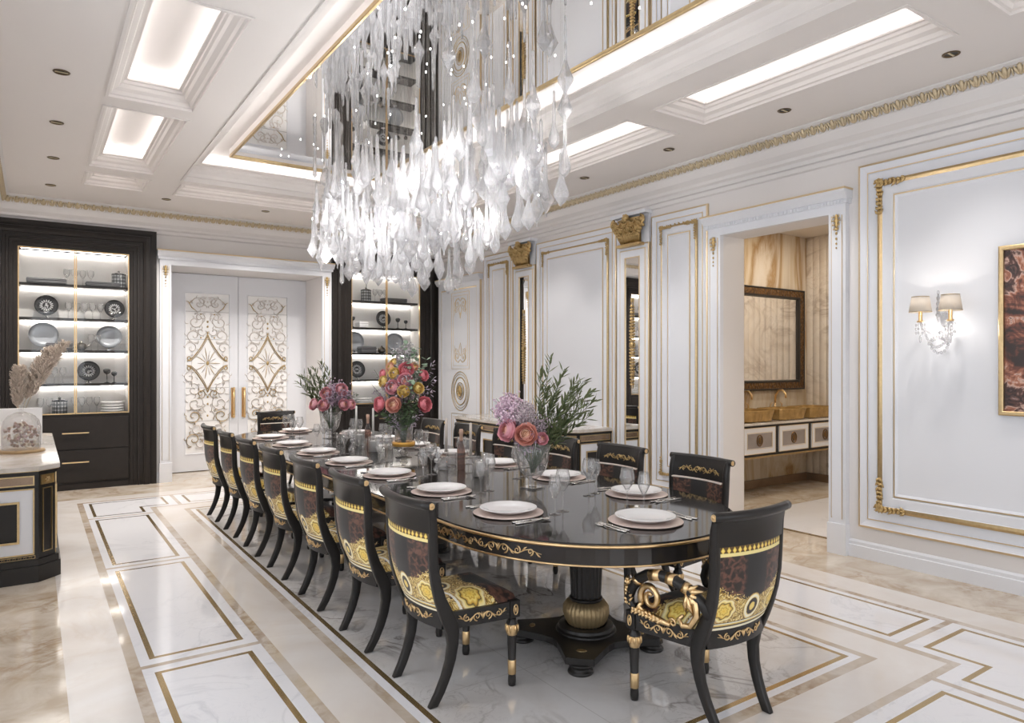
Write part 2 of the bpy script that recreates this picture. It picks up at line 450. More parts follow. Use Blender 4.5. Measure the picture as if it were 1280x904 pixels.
# cornice with gilded leaf band
co = MB()
prof = [(.235, 3.519), (.235, 3.508), (.215, 3.50), (.205, 3.495), (.165, 3.435), (.165, 3.425), (.155, 3.415), (.12, 3.36), (.07, 3.325), (.06, 3.30), (.03, 3.285), (.03, 3.25), (.0, 3.235)]
co.frame(PC, XL, XR, YF, YB, prof)
cor = struct(co.build('trim_51', [wallp]), 'cornice around the room')
lf = MB()
def leafrun(p0, p1, nrm):
    L = (Vector(p1) - Vector(p0)).length; k = int(L / .085); t = (Vector(p1) - Vector(p0)).normalized(); N = Vector(nrm)
    for i in range(k):
        c = Vector(p0) + t * (i + .5) * L / k + N * .190 + Vector((0, 0, -.056))
        rot = Matrix((t, N, Vector((0, 0, 1)))).transposed()
        tilt = Matrix.Rotation(-.55, 3, 'X')
        lf.ell(c, .020, .013, .042, rot @ tilt, 0, 6, 4)
        for s in (-1, 1): lf.ell(c + t * .022 * s + Vector((0, 0, -.004)), .012, .012, .036, rot @ tilt @ Matrix.Rotation(.35 * s, 3, 'Y'), 0, 6, 4)
        lf.ell(c + t * .0425 - Vector((0, 0, .006)), .008, .012, .034, rot @ tilt, 0, 5, 3)
leafrun((XR, YF + .2, H), (XR, YB - .18, H), (-1, 0, 0)); leafrun((XL + .18, YB, H), (XR - .18, YB, H), (0, -1, 0)); leafrun((XL, YF + .2, H), (XL, YB - .18, H), (1, 0, 0))
lf.frame(PC, XL, XR, YF, YB, [(.206, 3.494), (.200, 3.49), (.164, 3.437), (.160, 3.428)])
lf.build('leaf_band', [goldsoft], cor)

# ---- walls
PR = lambda u, v, h: (XR - h, u, v)
PB = lambda u, v, h: (u, YB - h, v)
def wall(name, P, U, V, holes, mats=wallp, depth=0, extra=None):
    m = MB(); us = sorted({*U} | {a for h in holes for a in h[:2]}); vs = sorted({*V} | {a for h in holes for a in h[2:]})
    for i in range(len(us) - 1):
        for j in range(len(vs) - 1):
            a, b = (us[i] + us[i + 1]) / 2, (vs[j] + vs[j + 1]) / 2
            if any(h[0] < a < h[1] and h[2] < b < h[3] for h in holes): continue
            for hh in ((0, -depth) if depth else (0,)):
                m.add([P(us[i], vs[j], hh), P(us[i + 1], vs[j], hh), P(us[i + 1], vs[j + 1], hh), P(us[i], vs[j + 1], hh)], [(0, 1, 2, 3)])
    for a, b, c, d in holes:
        e = -(depth or .1)
        m.add([P(a, c, 0), P(a, d, 0), P(a, d, e), P(a, c, e)], [(0, 1, 2, 3)]); m.add([P(b, c, 0), P(b, d, 0), P(b, d, e), P(b, c, e)], [(0, 1, 2, 3)])
        m.add([P(a, d, 0), P(b, d, 0), P(b, d, e), P(a, d, e)], [(0, 1, 2, 3)])
        if c > .01: m.add([P(a, c, 0), P(b, c, 0), P(b, c, e), P(a, c, e)], [(0, 1, 2, 3)])
    if extra: extra(m)
    return struct(m.build(name, [mats]))
wr = wall('wall_right', PR, (YF, YB), (0, H), [(3.235, 4.335, 0, 2.78)], depth=.31)
wb = wall('wall_back', PB, (XL, XR), (0, H), [(1.49, 3.52, 0, 2.85), (-.16, 1.01, .93, 2.95), (3.975, 5.145, .93, 2.95)], depth=.78, extra=lambda m: m.quad((XL - .3, YB + .785, 0), (XR + .3, YB + .785, 0), (XR + .3, YB + .785, H), (XL - .3, YB + .785, H)))
LW = [(-1.6, -.1, .35, 3.0), (.5, 2.0, .35, 3.0), (2.6, 4.1, .35, 3.0)]
FW = [(-.1, 1.2, .35, 3.0), (1.8, 3.1, .35, 3.0), (3.7, 5.0, .35, 3.0)]
PL = lambda u, v, h: (XL + h, u, v)
PF = lambda u, v, h: (u, YF + h, v)
wall('wall_left', PL, (YF, YB), (0, H), LW, depth=.25)
wall('wall_front', PF, (XL, XR), (0, H), FW, depth=.25)
for k, (P, (a, b, c, d)) in enumerate([(PL, w) for w in LW] + [(PF, w) for w in FW]):  # unseen windows, added to bring daylight into the closed room
    m = MB(); m.frame(P, a, b, c, d, [(0, -.02), (0, -.08), (.06, -.08), (.06, -.02), (0, -.02)])
    def bar(u0, u1, v0, v1):
        p = [P(u, v, h) for h in (-.07, -.03) for v in (v0, v1) for u in (u0, u1)]
        m.add(p, [(0, 1, 3, 2), (4, 6, 7, 5), (0, 4, 5, 1), (2, 3, 7, 6), (0, 2, 6, 4), (1, 5, 7, 3)])
    bar((a + b) / 2 - .025, (a + b) / 2 + .025, c + .06, d - .06)
    for q in (1.2, 2.1): bar(a + .06, b - .06, q - .02, q + .02)
    w = struct(m.build('window_%d' % (k + 1), [white]))
    g = MB(); g.add([P(a + .03, c + .03, -.05), P(b - .03, c + .03, -.05), P(b - .03, d - .03, -.05), P(a + .03, d - .03, -.05)], [(0, 1, 2, 3)])
    g.build('pane', [pane], w)
# baseboards
BBP = [(0, 0), (.022, 0), (.022, .095), (.014, .10), (.014, .125), (.006, .14), (0, .14)]
def runner(mb, P, u0, u1, prof, mi=0):
    vs = [P(u, z, h) for u in (u0, u1) for h, z in prof]; k = len(prof)
    mb.add(vs, [(i, i + 1, k + i + 1, k + i) for i in range(k - 1)] + [tuple(range(k)), tuple(range(k, 2 * k))], mi)
b = MB()
for u0, u1 in ((YF, 3.09), (4.485, 8.67), (9.92, YB)): runner(b, PR, u0, u1, BBP)
struct(b.build('baseboard_right', [white]))
b = MB()
for u0, u1 in ((1.316, 1.352), (3.66, 3.665)): runner(b, PB, u0, u1, BBP)
struct(b.build('baseboard_back', [white]))
b = MB(); runner(b, PL, YF, 5.9, BBP); struct(b.build('baseboard_left', [white]))
b = MB(); runner(b, PF, XL, XR, BBP); struct(b.build('baseboard_front', [white]))
# frieze line above the panels
b = MB(); runner(b, PR, YF, YB, [(0, 3.19), (.022, 3.20), (.03, 3.235), (.0, 3.24)])
struct(b.build('trim_52', [wallp]))

# ---- right-wall panels
PPROF = [(0, 0), (0, .022), (.016, .026), (.018, .02), (.055, .012), (.066, .012), (.068, .016), (.076, .016), (.078, .004),
         (.135, .004), (.137, .022), (.147, .028), (.157, .024), (.159, .020), (.215, .020), (.225, .012), (.227, .018), (.238, .018), (.240, .010), (.255, .003)]
PMI = [1, 1, 0, 0, 0, 1, 1, 0, 0, 2, 2, 2, 0, 0, 0, 1, 1, 0, 0]
def corner_orn(mb, P, u, v, su, sv, L, sz, seed, h0=.025):
    Q = lambda a, b, h: P(a, b, h + h0)
    leafy(mb, Q, [(u + su * i * L / 6, v) for i in range(7)][::-1], sz, seed)
    leafy(mb, Q, [(u, v + sv * i * L * 1.25 / 7) for i in range(8)][::-1], sz, seed + 1)
    for r in (sz * .9, sz * .55): mb.tube([Q(a, b, .01) for a, b in spiral(u, v, r, r * .3, 0, 1.2, 10)], sz * .15, 5)
def wpanel(num, u0, u1, v0, v1, prof=PPROF, mi=PMI, orn=.14, bottom=True, big=0, osz=.03):
    m = MB(); m.frame(PR, u0, u1, v0, v1, prof, mi, fill=0)
    t = struct(m.build('trim_%d' % num, [white, goldpale, gold]), 'white wall panel with gilded mouldings')
    g = MB(); d = .15 + big
    L = min(orn, (u1 - u0) * .2)
    for (u, su) in ((u0 + d, 1), (u1 - d, -1)):
        corner_orn(g, PR, u, v1 - d, su, -1, L, osz, num * 7 + su)
        if bottom: corner_orn(g, PR, u, v0 + d, su, 1, L, osz, num * 9 + su)
    if u1 - u0 < 1.0:
        leafy(g, lambda a, b, h: PR(a, b, h + .025), [(u0 + d + (u1 - u0 - 2 * d) * (i + .5) / 8, v1 - d + .012) for i in range(8)], .026, num)
    g.build('corner_ornament', [goldleaf], t)
    return t
BIG = [({.135: .150, .137: .152, .147: .170, .157: .192, .159: .195}.get(d, d) if d < .16 else d + .045, h) for d, h in PPROF]
wpanel(60, .35, 3.0, .253, 3.127, BIG, PMI, .19, big=.022, osz=.045)
wpanel(61, 4.507, 5.262, .253, 3.12)
wpanel(62, 5.803, 7.32, .253, 3.125)
wpanel(63, 7.853, 8.61, .253, 3.12)

# ---- pilasters with gilded capital and mirror strip
def capital(P, uc, v0, v1, w0, w1, parent, seed):
    g = MB(); hgt = v1 - v0; rnd = random.Random(seed)
    g.frame(P, uc - w0 / 2 - .03, uc + w0 / 2 + .03, v0 - .035, v0, [(0, .03), (0, .085), (.004, .09), (.03, .09)], fill=0) if False else None
    base = [P(u, v, h) for h in (.03, .10) for v in (v0 - .03, v0) for u in (uc - w0 / 2 - .02, uc + w0 / 2 + .02)]
    g.add(base, [(0, 1, 3, 2), (4, 6, 7, 5), (0, 4, 5, 1), (2, 3, 7, 6), (0, 2, 6, 4), (1, 5, 7, 3)])
    # bell
    g.grid(lambda s, t: P(uc + (s - .5) * (w0 * .86 + (w1 - w0) * t ** 4 * .8), v0 + t * hgt * .92, .032 + .035 * math.sin(PI * s) + .03 * t * t), 8, 6)
    # acanthus rows
    for row, (vv, k, lh) in enumerate(((v0, 4, .45), (v0 + hgt * .25, 3, .42), (v0 + hgt * .42, 4, .38))):
        for i in range(k):
            u = uc + ((i + .5) / k - .5) * w0 * (.95 + .20 * row); hh = .06 + .015 * row
            for s in (-1, -.5, 0, .5, 1):
                du = s * w0 / k * .52
                g.tube([P(u + du * .4, vv, hh), P(u + du, vv + hgt * lh * .55, hh + .03), P(u + du * .9, vv + hgt * lh * (.95 - .2 * abs(s)), hh + .055), P(u + du * .8, vv + hgt * lh * (.80 - .2 * abs(s)), hh + .075)], [.010, .014, .012, .006], 5)
    for s in (-1, 1):
        pts = spiral(uc + s * (w1 / 2 - .045), v1 - .075, .05, .012, PI / 2, -s * 1.6, 16)
        g.tube([P(u, v, .11) for u, v in pts], [.016 - .0006 * i for i in range(17)], 6)
        g.ell(P(uc + s * (w1 / 2 - .045), v1 - .07, .10), .03, .035, .035)
        for k in range(4): g.ell(P(uc + s * (w1 / 2 - .03 - .03 * k), v1 - .13 - .03 * k, .10), .025, .028, .02, Euler((rnd.random(), rnd.random(), rnd.random())))
        pts = spiral(uc + s * .05, v1 - .09, .04, .01, -PI / 2, s * 1.3, 12)
        g.tube([P(u, v, .10) for u, v in pts], .010, 5)
    g.ell(P(uc, v1 - .03, .125), .035, .04, .04)
    for k in range(6): g.ell(P(uc + .03 * math.cos(k * 1.05), v1 - .03 + .03 * math.sin(k * 1.05), .145), .014, .016, .016)
    return g.build('capital', [goldleaf], parent)
def pilaster(uc, w, mw, seed, label):
    t = thing('wall_pilaster', label, 'pilaster', (0, 0, 0), group=None)
    t.location = (XR, uc, 0)
    P = lambda u, v, h: (-h, u, v)
    m = MB(); m.frame(P, -w / 2, w / 2, .14, 2.86, [(0, 0), (0, .03), (.012, .035), (.014, .028), (.05, .028), (.055, .034), (.062, .034)], [1, 1, 0, 0, 1, 1])
    a, b = w / 2 - .062, mw / 2
    m.frame(P, -a, a, .202, 2.86 - .062, [(0, .034), (a - b - .012, .034), (a - b - .010, .04), (a - b, .04), (a - b, .03)], [0, 1, 1, 1])
    m.frame(P, -w / 2, w / 2, 2.86, 3.18, [(0, 0), (0, .03)], fill=0)
    bx = [P(u, v, h) for h in (.0, .11) for v in (3.165, 3.20) for u in (-w / 2 - .02, w / 2 + .02)]
    m.add(bx, [(0, 1, 3, 2), (4, 6, 7, 5), (0, 4, 5, 1), (2, 3, 7, 6), (0, 2, 6, 4), (1, 5, 7, 3)])
    bx = [P(u, v, h) for h in (.0, .045) for v in (0, .14) for u in (-w / 2, w / 2)]
    m.add(bx, [(0, 1, 3, 2), (4, 6, 7, 5), (0, 4, 5, 1), (2, 3, 7, 6), (0, 2, 6, 4), (1, 5, 7, 3)])
    m.build('shaft', [white, goldpale], t)
    g = MB(); g.add([P(-b, .202 + a - b, .032), P(b, .202 + a - b, .032), P(b, 2.798 - a + b, .032), P(-b, 2.798 - a + b, .032)], [(0, 1, 2, 3)])
    g.build('mirror_strip', [mirror], t)
    capital(P, 0, 2.865, 3.17, .32, .50, t, seed)
    g = MB(); z0, z1 = 1.31, 2.20; k = 26
    for i in range(k):
        z = z0 + (z1 - z0) * (i + .5) / k; r = .009 + .013 * math.sin(PI * (i + .5) / k) ** .6
        for s in (-1, 1):
            g.ell(P(s * r * .75, z, .045), .010, r * .85, .012, Euler((s * .7, 0, 0)), 0, 6, 4)
    g.tube([P(0, z0 - .03, .045), P(0, z1 + .04, .045)], .006, 6)
    g.ell(P(0, (z0 + z1) / 2, .05), .012, .03, .03); g.ell(P(0, z1 + .05, .045), .01, .014, .03)
    g.build('garland', [goldleaf], t)
    return t
pilaster(5.535, .50, .21, 3, 'white pilaster with gilded capital and mirror strip, nearer the washroom opening')
pilaster(7.585, .50, .21, 5, 'white pilaster with gilded capital and mirror strip, nearer the far cabinet')

# ---- door casings
def dentils(mb, P, u0, u1, v, h, step=.028):
    k = int((u1 - u0) / step)
    for i in range(k):
        u = u0 + (i + .5) * (u1 - u0) / k
        p = [P(a, c, e) for e in (h, h + .016) for c in (v, v + .026) for a in (u - .008, u + .008)]
        mb.add(p, [(0, 1, 3, 2), (4, 6, 7, 5), (0, 4, 5, 1), (2, 3, 7, 6), (0, 2, 6, 4), (1, 5, 7, 3)])
def casing(num, P, o0, i0, i1, o1, zi, label, dent=True):
    m = MB()
    def blk(u0, u1, v0, v1, h0, h1, mi=0):
        p = [P(a, c, e) for e in (h0, h1) for c in (v0, v1) for a in (u0, u1)]
        m.add(p, [(0, 1, 3, 2), (4, 6, 7, 5), (0, 4, 5, 1), (2, 3, 7, 6), (0, 2, 6, 4), (1, 5, 7, 3)], mi)
    for a, b in ((o0, i0), (i1, o1)):
        blk(a, b, 0, zi + .0, 0, .05); blk(a - .008, b + .008, 0, .25, 0, .062)
        blk(a + .03, b - .03, .30, zi - .03, .05, .056); blk(a + .026, a + .03, .29, zi - .02, .05, .058, 1); blk(b - .03, b - .026, .29, zi - .02, .05, .058, 1)
    blk(o0, o1, zi, zi + .07, 0, .05)
    blk(o0 - .02, o1 + .02, zi + .07, zi + .105, 0, .07)
    runner(m, P, o0 - .03, o1 + .03, [(0, zi + .105), (.085, zi + .105), (.10, zi + .13), (.125, zi + .155), (.125, zi + .175), (0, zi + .175)])
    runner(m, P, o0 - .035, o1 + .035, [(0, zi + .175), (.13, zi + .175), (.135, zi + .18), (.13, zi + .19), (0, zi + .19)], 2)
    dentils(m, P, o0, o1, zi + .072, .062)
    t = struct(m.build('trim_%d' % num, [white, goldpale, M_plain('gilt_edge_%d' % num, (.75, .60, .38), .4, .4)]), label)
    g = MB()
    for a, b in ((o0, i0), (i1, o1)):
        c = (a + b) / 2
        for k, (z, r) in enumerate(((zi - .03, .02), (zi - .06, .028), (zi - .095, .022), (zi - .13, .016), (zi - .165, .012), (zi - .21, .011), (zi - .25, .009), (zi - .285, .007))):
            g.ell(P(c, z, .06), r * .8 if P is PB else .012, r * .8 if P is PR else .012, r * 1.1, None, 0, 7, 5)
            if k < 4:
                for s in (-1, 1): g.tube([P(c, z, .06), P(c + s * r * 1.3, z - .005, .068), P(c + s * r * 1.1, z + .02, .062)], [.005, .006, .002], 5)
    g.build('drop_ornament', [goldleaf], t)
    return t
casing(70, PR, 3.09, 3.235, 4.335, 4.48, 2.78, 'white doorway casing around the washroom opening')
casing(71, PB, 1.353, 1.49, 3.52, 3.657, 2.85, 'white doorway casing around the double door')

# ---- double door
YD = 10.81
ornw = M_plain('etched_glass_scroll', (.72, .67, .63), .4)
doorglass = M_plain('milky_door_glass', (.90, .90, .90), .06)
def leaf(num, x0, x1, gx0, gx1, hx):
    P = lambda u, v, h: (u, YD - h, v)
    m = MB(); z0, z1, gz0, gz1 = .01, 2.845, .25, 2.578
    m.frame(P, x0, x1, z0, z1, [(0, -.04), (0, 0), (.004, .003)])
    for (a, b, c, d) in ((x0 + .004, gx0, z0 + .004, z1 - .004), (gx1, x1 - .004, z0 + .004, z1 - .004), (gx0, gx1, z0 + .004, gz0), (gx0, gx1, gz1, z1 - .004)):
        m.add([P(a, c, .003), P(b, c, .003), P(b, d, .003), P(a, d, .003)], [(0, 1, 2, 3)])
    m.frame(P, gx0, gx1, gz0, gz1, [(0, .003), (0, .010), (.006, .010), (.010, -.004)])
    d = struct(m.build('door_%d' % num, [white]))
    g = MB(); g.add([P(gx0, gz0, -.004), P(gx1, gz0, -.004), P(gx1, gz1, -.004), P(gx0, gz1, -.004)], [(0, 1, 2, 3)])
    for q in (2.30, 1.90, 1.20, .72): g.box(gx0, gx1, YD + .001, YD + .004, q, q + .008, 1)
    g.build('glass_panel', [doorglass, M_plain('glass_joint', (.5, .5, .5), .4)], d)
    c = (gx0 + gx1) / 2; w = (gx1 - gx0) / 2
    G = MB(); S = MB(); h = .004
    # gilt lozenge with curled sides
    zc = 1.56; top, bot = zc + .42, zc - .42
    for off in (0, .028):
        for sx in (-1, 1):
            for sz in (-1, 1):
                pts = []
                for i in range(15):
                    t = i / 14
                    u = sx * (w * .88 - off) * (1 - (1 - t) ** 0.75 * 1.0) if False else sx * (w * .9 - off) * t ** 1.15
                    v = sz * (.42 - off * 1.5) * (1 - t) ** 1.25
                    pts.append((c + u, zc + v + sz * .03 * (t ** 3)))
                G.tube([P(u, v, h) for u, v in pts], .0075 if off == 0 else .004, 5)
    for sx in (-1, 1):
        for sz in (-1, 1):
            G.tube([P(u, v, h) for u, v in spiral(c + sx * (w * .80), zc + sz * .075, .035, .010, -sz * PI / 2, sx * sz * .9, 10)], .006, 5)
    for i in range(14):
        a = 2 * PI * i / 14; r = .13 if i % 2 else .17
        S.tube([P(c + .03 * math.cos(a), zc + .03 * math.sin(a), h), P(c + r * .6 * math.cos(a), zc + r * .9 * math.sin(a), h), P(c + r * math.cos(a), zc + r * 1.35 * math.sin(a), h)], [.003, .007, .002], 5, 0 if i % 2 else 1)
    G.ell(P(c, zc, .006), .022, .006, .03)
    for z in (2.16, 2.09, 2.0, 1.07, .97, .80, .42): G.ell(P(c, z, .006), .013, .005, .016)
    for sx in (-1, 1):
        # top horns
        G.tube([P(c + sx * w * .45, 2.30, h), P(c + sx * w * .70, 2.36, h), P(c + sx * w * .80, 2.42, h), P(c + sx * w * .55, 2.50, h)], [.004, .016, .014, .003], 5, flat=.4)
        G.tube([P(c + sx * w * .72, 2.38, h), P(c + sx * w * .85, 2.44, h), P(c + sx * w * .95, 2.45, h)], [.003, .012, .003], 5, flat=.4)
        for (u, v, r, a0, tr, mt) in ((.38, 2.42, .10, 0, 1.2, S), (.20, 2.46, .06, 2, -1.1, S), (.55, 2.16, .12, 1.5, 1.3, S), (.35, 2.22, .08, 4, -1.2, S), (.60, 1.96, .11, 4, 1.3, S), (.28, 2.02, .07, 3, 1.1, S),
                                      (.72, 1.78, .09, 0, 1.2, S), (.78, 1.36, .09, 2, -1.2, S), (.62, 1.18, .10, 1, 1.3, S), (.30, 1.12, .07, 5, -1.3, G), (.55, .98, .12, 2, 1.4, S), (.62, .80, .11, 0, -1.3, G),
                                      (.35, .88, .07, 1, 1.2, S), (.45, .62, .10, 3, 1.3, S), (.62, .46, .11, 5, 1.3, G), (.30, .40, .08, 2, -1.3, S), (.18, .56, .06, 1, 1.2, S)):
            pts = spiral(0, 0, r, r * .15, a0, tr, 18)
            mt.tube([P(c + sx * (u * w + x), v + y, h) for x, y in pts], [.007 + .008 * math.sin(PI * i / 18) for i in range(19)], 5, flat=.4)
            for kk in range(5):
                a = a0 + kk * 1.1; b = (c + sx * (u * w + r * .8 * math.cos(a)), v + r * .8 * math.sin(a))
                mt.tube([P(b[0], b[1], h), P(b[0] + sx * r * .35 * math.cos(a + .6), b[1] + r * .35 * math.sin(a + .6), h), P(b[0] + sx * r * .55 * math.cos(a + 1), b[1] + r * .55 * math.sin(a + 1), h)], [.005, .013, .003], 5, flat=.4)
        for z in (2.27, 1.93, 1.15, .52): G.ell(P(c + sx * w * .3, z, .006), .012, .005, .012)
    for sx in (-1, 1): S.tube([P(c + sx * w * .70, 1.22, h), P(c + sx * w * .70, 1.80, h)], .003, 4)
    G.build('gilt_ornament', [goldleaf], d); S.build('etched_ornament', [ornw, goldpale], d)
    hb = MB(); hb.box(hx - .028, hx + .028, YD - .02, YD - .004, .76, 1.20); hb.tube([(hx, YD - .06, .80), (hx, YD - .06, 1.16)], .014, 10)
    for z in (.80, 1.16): hb.tube([(hx, YD - .01, z), (hx, YD - .062, z)], .012, 8); hb.ell((hx, YD - .06, z + (.02 if z > 1 else -.02)), .02, .02, .03)
    hb.build('door_handle', [goldb], d)
leaf(1, 1.49, 2.503, 1.777, 2.385, 2.43)
leaf(2, 2.507, 3.52, 2.634, 3.23, 2.58)

# ---- ornate door in the right wall
m = MB()
m.frame(PR, 8.80, 9.86, 0.0, 2.70, [(-.10, 0), (-.10, .035), (-.02, .04), (-.018, .03), (0, .03), (0, .018)], [1, 0, 0, 1, 0], fill=0)
runner(m, PR, 8.66, 9.99, [(0, 2.80), (.05, 2.80), (.09, 2.86), (.09, 2.885), (0, 2.885)])
runner(m, PR, 8.66, 9.99, [(0, 2.885), (.095, 2.885), (.095, 2.895), (0, 2.895)], 1)
m.frame(PR, 9.02, 9.56, 1.47, 2.66, [(0, .018), (0, .023), (.006, .023), (.006, .0185), (.05, .0185), (.05, .022), (.055, .022), (.055, .0185)], [1, 1, 1, 0, 1, 1, 1], fill=0)
m.frame(PR, 9.02, 9.56, .20, .78, [(0, .018), (0, .023), (.006, .023), (.006, .0185), (.05, .0185), (.05, .022), (.055, .022), (.055, .0185)], [1, 1, 1, 0, 1, 1, 1], fill=0)
dr = struct(m.build('door_3', [white, goldpale]))
g = MB(); cu, cv = 9.29, 1.13
for r, q in ((.30, .006), (.26, .004), (.21, .008), (.13, .006), (.10, .004)):
    g.tube([PR(cu + r * .88 * math.cos(2 * PI * i / 40), cv + r * math.sin(2 * PI * i / 40), .024) for i in range(40)], q, 5, closed=True)
g.ell(PR(cu, cv, .024), .012, .055, .075)
rr = random.Random(2)
for i in range(12):
    a = i * .52; g.ell(PR(cu + .05 * math.cos(a), cv + .07 * math.sin(a), .03), .012, .016, .02, None, 0, 5, 4)
g.build('gilt_medallion', [goldleaf], dr)
g = MB()
for s in (-1, 1):
    for v0, sv in ((2.52, 1), (1.62, -1)):
        g.tube([PR(cu + s * u, v0 + sv * v, .02) for u, v in spiral(.09, -.04, .07, .012, 1.4, -1.3, 14)], .006, 5)
        g.tube([PR(cu + s * u, v0 + sv * v, .02) for u, v in spiral(.13, -.14, .05, .012, 0, 1.3, 12)], .005, 5)
        g.tube([PR(cu + s * u, v0 + sv * v, .02) for u, v in ((.0, .0), (.06, .045), (.12, .03), (.17, -.02), (.16, -.10), (.18, -.22))], [.004, .009, .006, .008, .006, .002], 5)
        g.tube([PR(cu + s * u, v0 + sv * v, .02) for u, v in ((.0, -.05), (.05, -.12), (.02, -.2), (0, -.26))], [.004, .007, .005, .002], 5)
    g.tube([PR(cu + s * u, .70 + v, .02) for u, v in spiral(.08, 0, .06, .01, 2, 1.3, 12)], .006, 5)
g.ell(PR(cu, 2.30, .02), .01, .012, .05)
g.build('scroll_relief', [goldpale], dr)

# ---- ceiling downlights
dl = thing('ceiling_downlight', 'x', 'downlight', (.155, 5.6, H))
m = MB(); m.lathe([(.052, -.002), (.050, -.006), (.040, -.006), (.038, .0)], 20); m.build('bezel', [M_plain('downlight_bronze', (.16, .11, .06), .3, .8)], dl)
m = MB(); m.lathe([(0, .0), (.038, -.001)], 20); m.box(-.0375, .0375, -.006, .006, -.006, -.002, 1) ; m.build('baffle', [M_plain('dark_baffle', (.02, .018, .015), .4), M_plain('lamp_chip', (.7, .6, .4), .3, .3)], dl)
spots_ = [(.155, y, 'small recessed downlight in the left ceiling margin') for y in (5.579, 6.768, 7.944, 9.17)] + [(4.80, y, 'small recessed downlight in the right ceiling margin') for y in (2.05, 3.24, 4.43, 5.614)] + [(1.307, 9.179, ''), (2.463, 9.175, ''), (3.62, 9.18, ''), (4.80, 6.80, ''), (4.8, 8.0, ''), (4.8, 9.17, '')]
names_ = ['nearest recessed downlight of the left ceiling margin', 'second nearest recessed downlight of the left ceiling margin', 'third recessed downlight of the left ceiling margin', 'farthest recessed downlight in the left ceiling corner above the dark cabinet',
          'nearest recessed downlight above the right wall', 'recessed downlight above the right wall, just beyond the nearest long ceiling recess end', 'third recessed downlight above the right wall, by the gilded capital', 'fourth recessed downlight above the right wall, beside the chandelier',
          'recessed downlight over the left jamb of the double door', 'recessed downlight over the right leaf of the double door', 'recessed downlight over the gap between double door and far cabinet', 'recessed downlight above the right wall, behind the chandelier drops', 'recessed downlight above the right wall over the far pilaster', 'recessed downlight in the far right ceiling corner']
for k, (x, y, _) in enumerate(spots_):
    o = dl if k == 0 else dup(dl)
    o.location = (x, y, H); o['label'] = names_[k]; o['group'] = 'recessed downlights in the ceiling'
# ================================================================== FURNITURE
def bx(mb, P, u0, u1, v0, v1, h0, h1, mi=0):
    p = [P(a, c, e) for e in (h0, h1) for c in (v0, v1) for a in (u0, u1)]
    mb.add(p, [(0, 1, 3, 2), (4, 6, 7, 5), (0, 4, 5, 1), (2, 3, 7, 6), (0, 2, 6, 4), (1, 5, 7, 3)], mi)
niche = M_plain('cabinet_interior', (.86, .83, .80), .5)
led2 = emit('cabinet_led', (1.0, .94, .88), 19)
def cabinet(xc, label):
    t = thing('display_cabinet', label, 'cabinet', (xc, YB, 0), 0, None)
    P = lambda u, v, h: (u, -h, v)
    W, G = .889, .58
    m = MB(); pr = [(0, .0), (0, .07), (.05, .07), (.055, .058), (.075, .058), (.08, .075), (.12, .08), (.15, .070), (.155, .05), (.19, .05), (.195, .062), (.22, .062), (.225, .045), (.26, .045), (.265, .035), (.300, .035), (.305, .025), (.309, .025), (.309, -.02)]
    vs = []
    for d, h in pr: vs += [P(-W + d, 0, h), P(-W + d, 3.262 - d, h), P(W - d, 3.262 - d, h), P(W - d, 0, h)]
    fs = [(4 * i + k, 4 * i + k + 1, 4 * i + 5 + k, 4 * i + 4 + k) for i in range(len(pr) - 1) for k in range(3)]
    m.add(vs, fs)
    for s in (-1, 1):
        for k in range(3):
            u = s * (W - .02 - .015 * k); bx(m, P, u - .004, u + .004, .0, 3.2, .07, .075)
    bx(m, P, -G, G, .0, .925, -.02, .012); bx(m, P, -G, G, 0, .07, .012, .03)
    m.build('frame', [blackw], t)
    for z0, z1, zh in ((.50, .885, .70), (.10, .485, .34)):
        m = MB(); bx(m, P, -G + .008, G - .008, z0, z1, .012, .03); d = m.build('drawer', [blackw], t, bevel=.003)
        m = MB(); bx(m, P, -.14, .14, zh - .007, zh + .007, .05, .062)
        for s in (-.11, .11): bx(m, P, s - .006, s + .006, zh - .005, zh + .005, .03, .052)
        m.build('handle', [goldb], d)
    m = MB()
    p = [P(x, z, -.31) for x, z in ((-G, .93), (G, .93), (G, 2.95), (-G, 2.95))]
    m.add(p, [(0, 1, 2, 3)]); m.build('back_panel', [niche], t)
    m = MB()
    for s in (-1, 1): bx(m, P, s * G - .004, s * G + .004, .93, 2.95, -.31, -.02)
    bx(m, P, -G, G, .912, .93, -.31, .0); bx(m, P, -G, G, 2.95, 2.965, -.31, -.02)
    m.build('side_panels', [niche], t)
    tops = [2.53, 2.115, 1.72, 1.305]
    for z in tops:
        m = MB(); bx(m, P, -G + .006, G - .006, z - .032, z, -.305, -.05); m.build('shelf', [blackw], t)
    for z in [2.945] + [q - .034 for q in tops]:
        m = MB(); bx(m, P, -G + .03, G - .03, z - .014, z, -.30, -.285); m.build('light_strip', [led2], t)
        if z == 2.945:
            m = MB(); bx(m, P, -G + .03, G - .03, z - .004, z, -.10, -.09); m.build('light_strip', [led2], t)
    for s in (-1, 1):
        a, b = (-G, -.003) if s < 0 else (.003, G)
        m = MB(); m.frame(P, a, b, .932, 2.948, [(0, .005), (0, .022), (.012, .022), (.012, .005), (0, .005)]); d = m.build('glass_door', [goldb], t)
        m = MB(); m.add([P(a + .01, .94, .013), P(b - .01, .94, .013), P(b - .01, 2.94, .013), P(a + .01, 2.94, .013)], [(0, 1, 2, 3)]); m.build('pane', [pane], d)
    return t
cabinet(.425, 'tall black built-in display cabinet with lit glass doors, left of the double door')
cabinet(4.560, 'tall black built-in display cabinet with lit shelves, behind the tall bouquet')

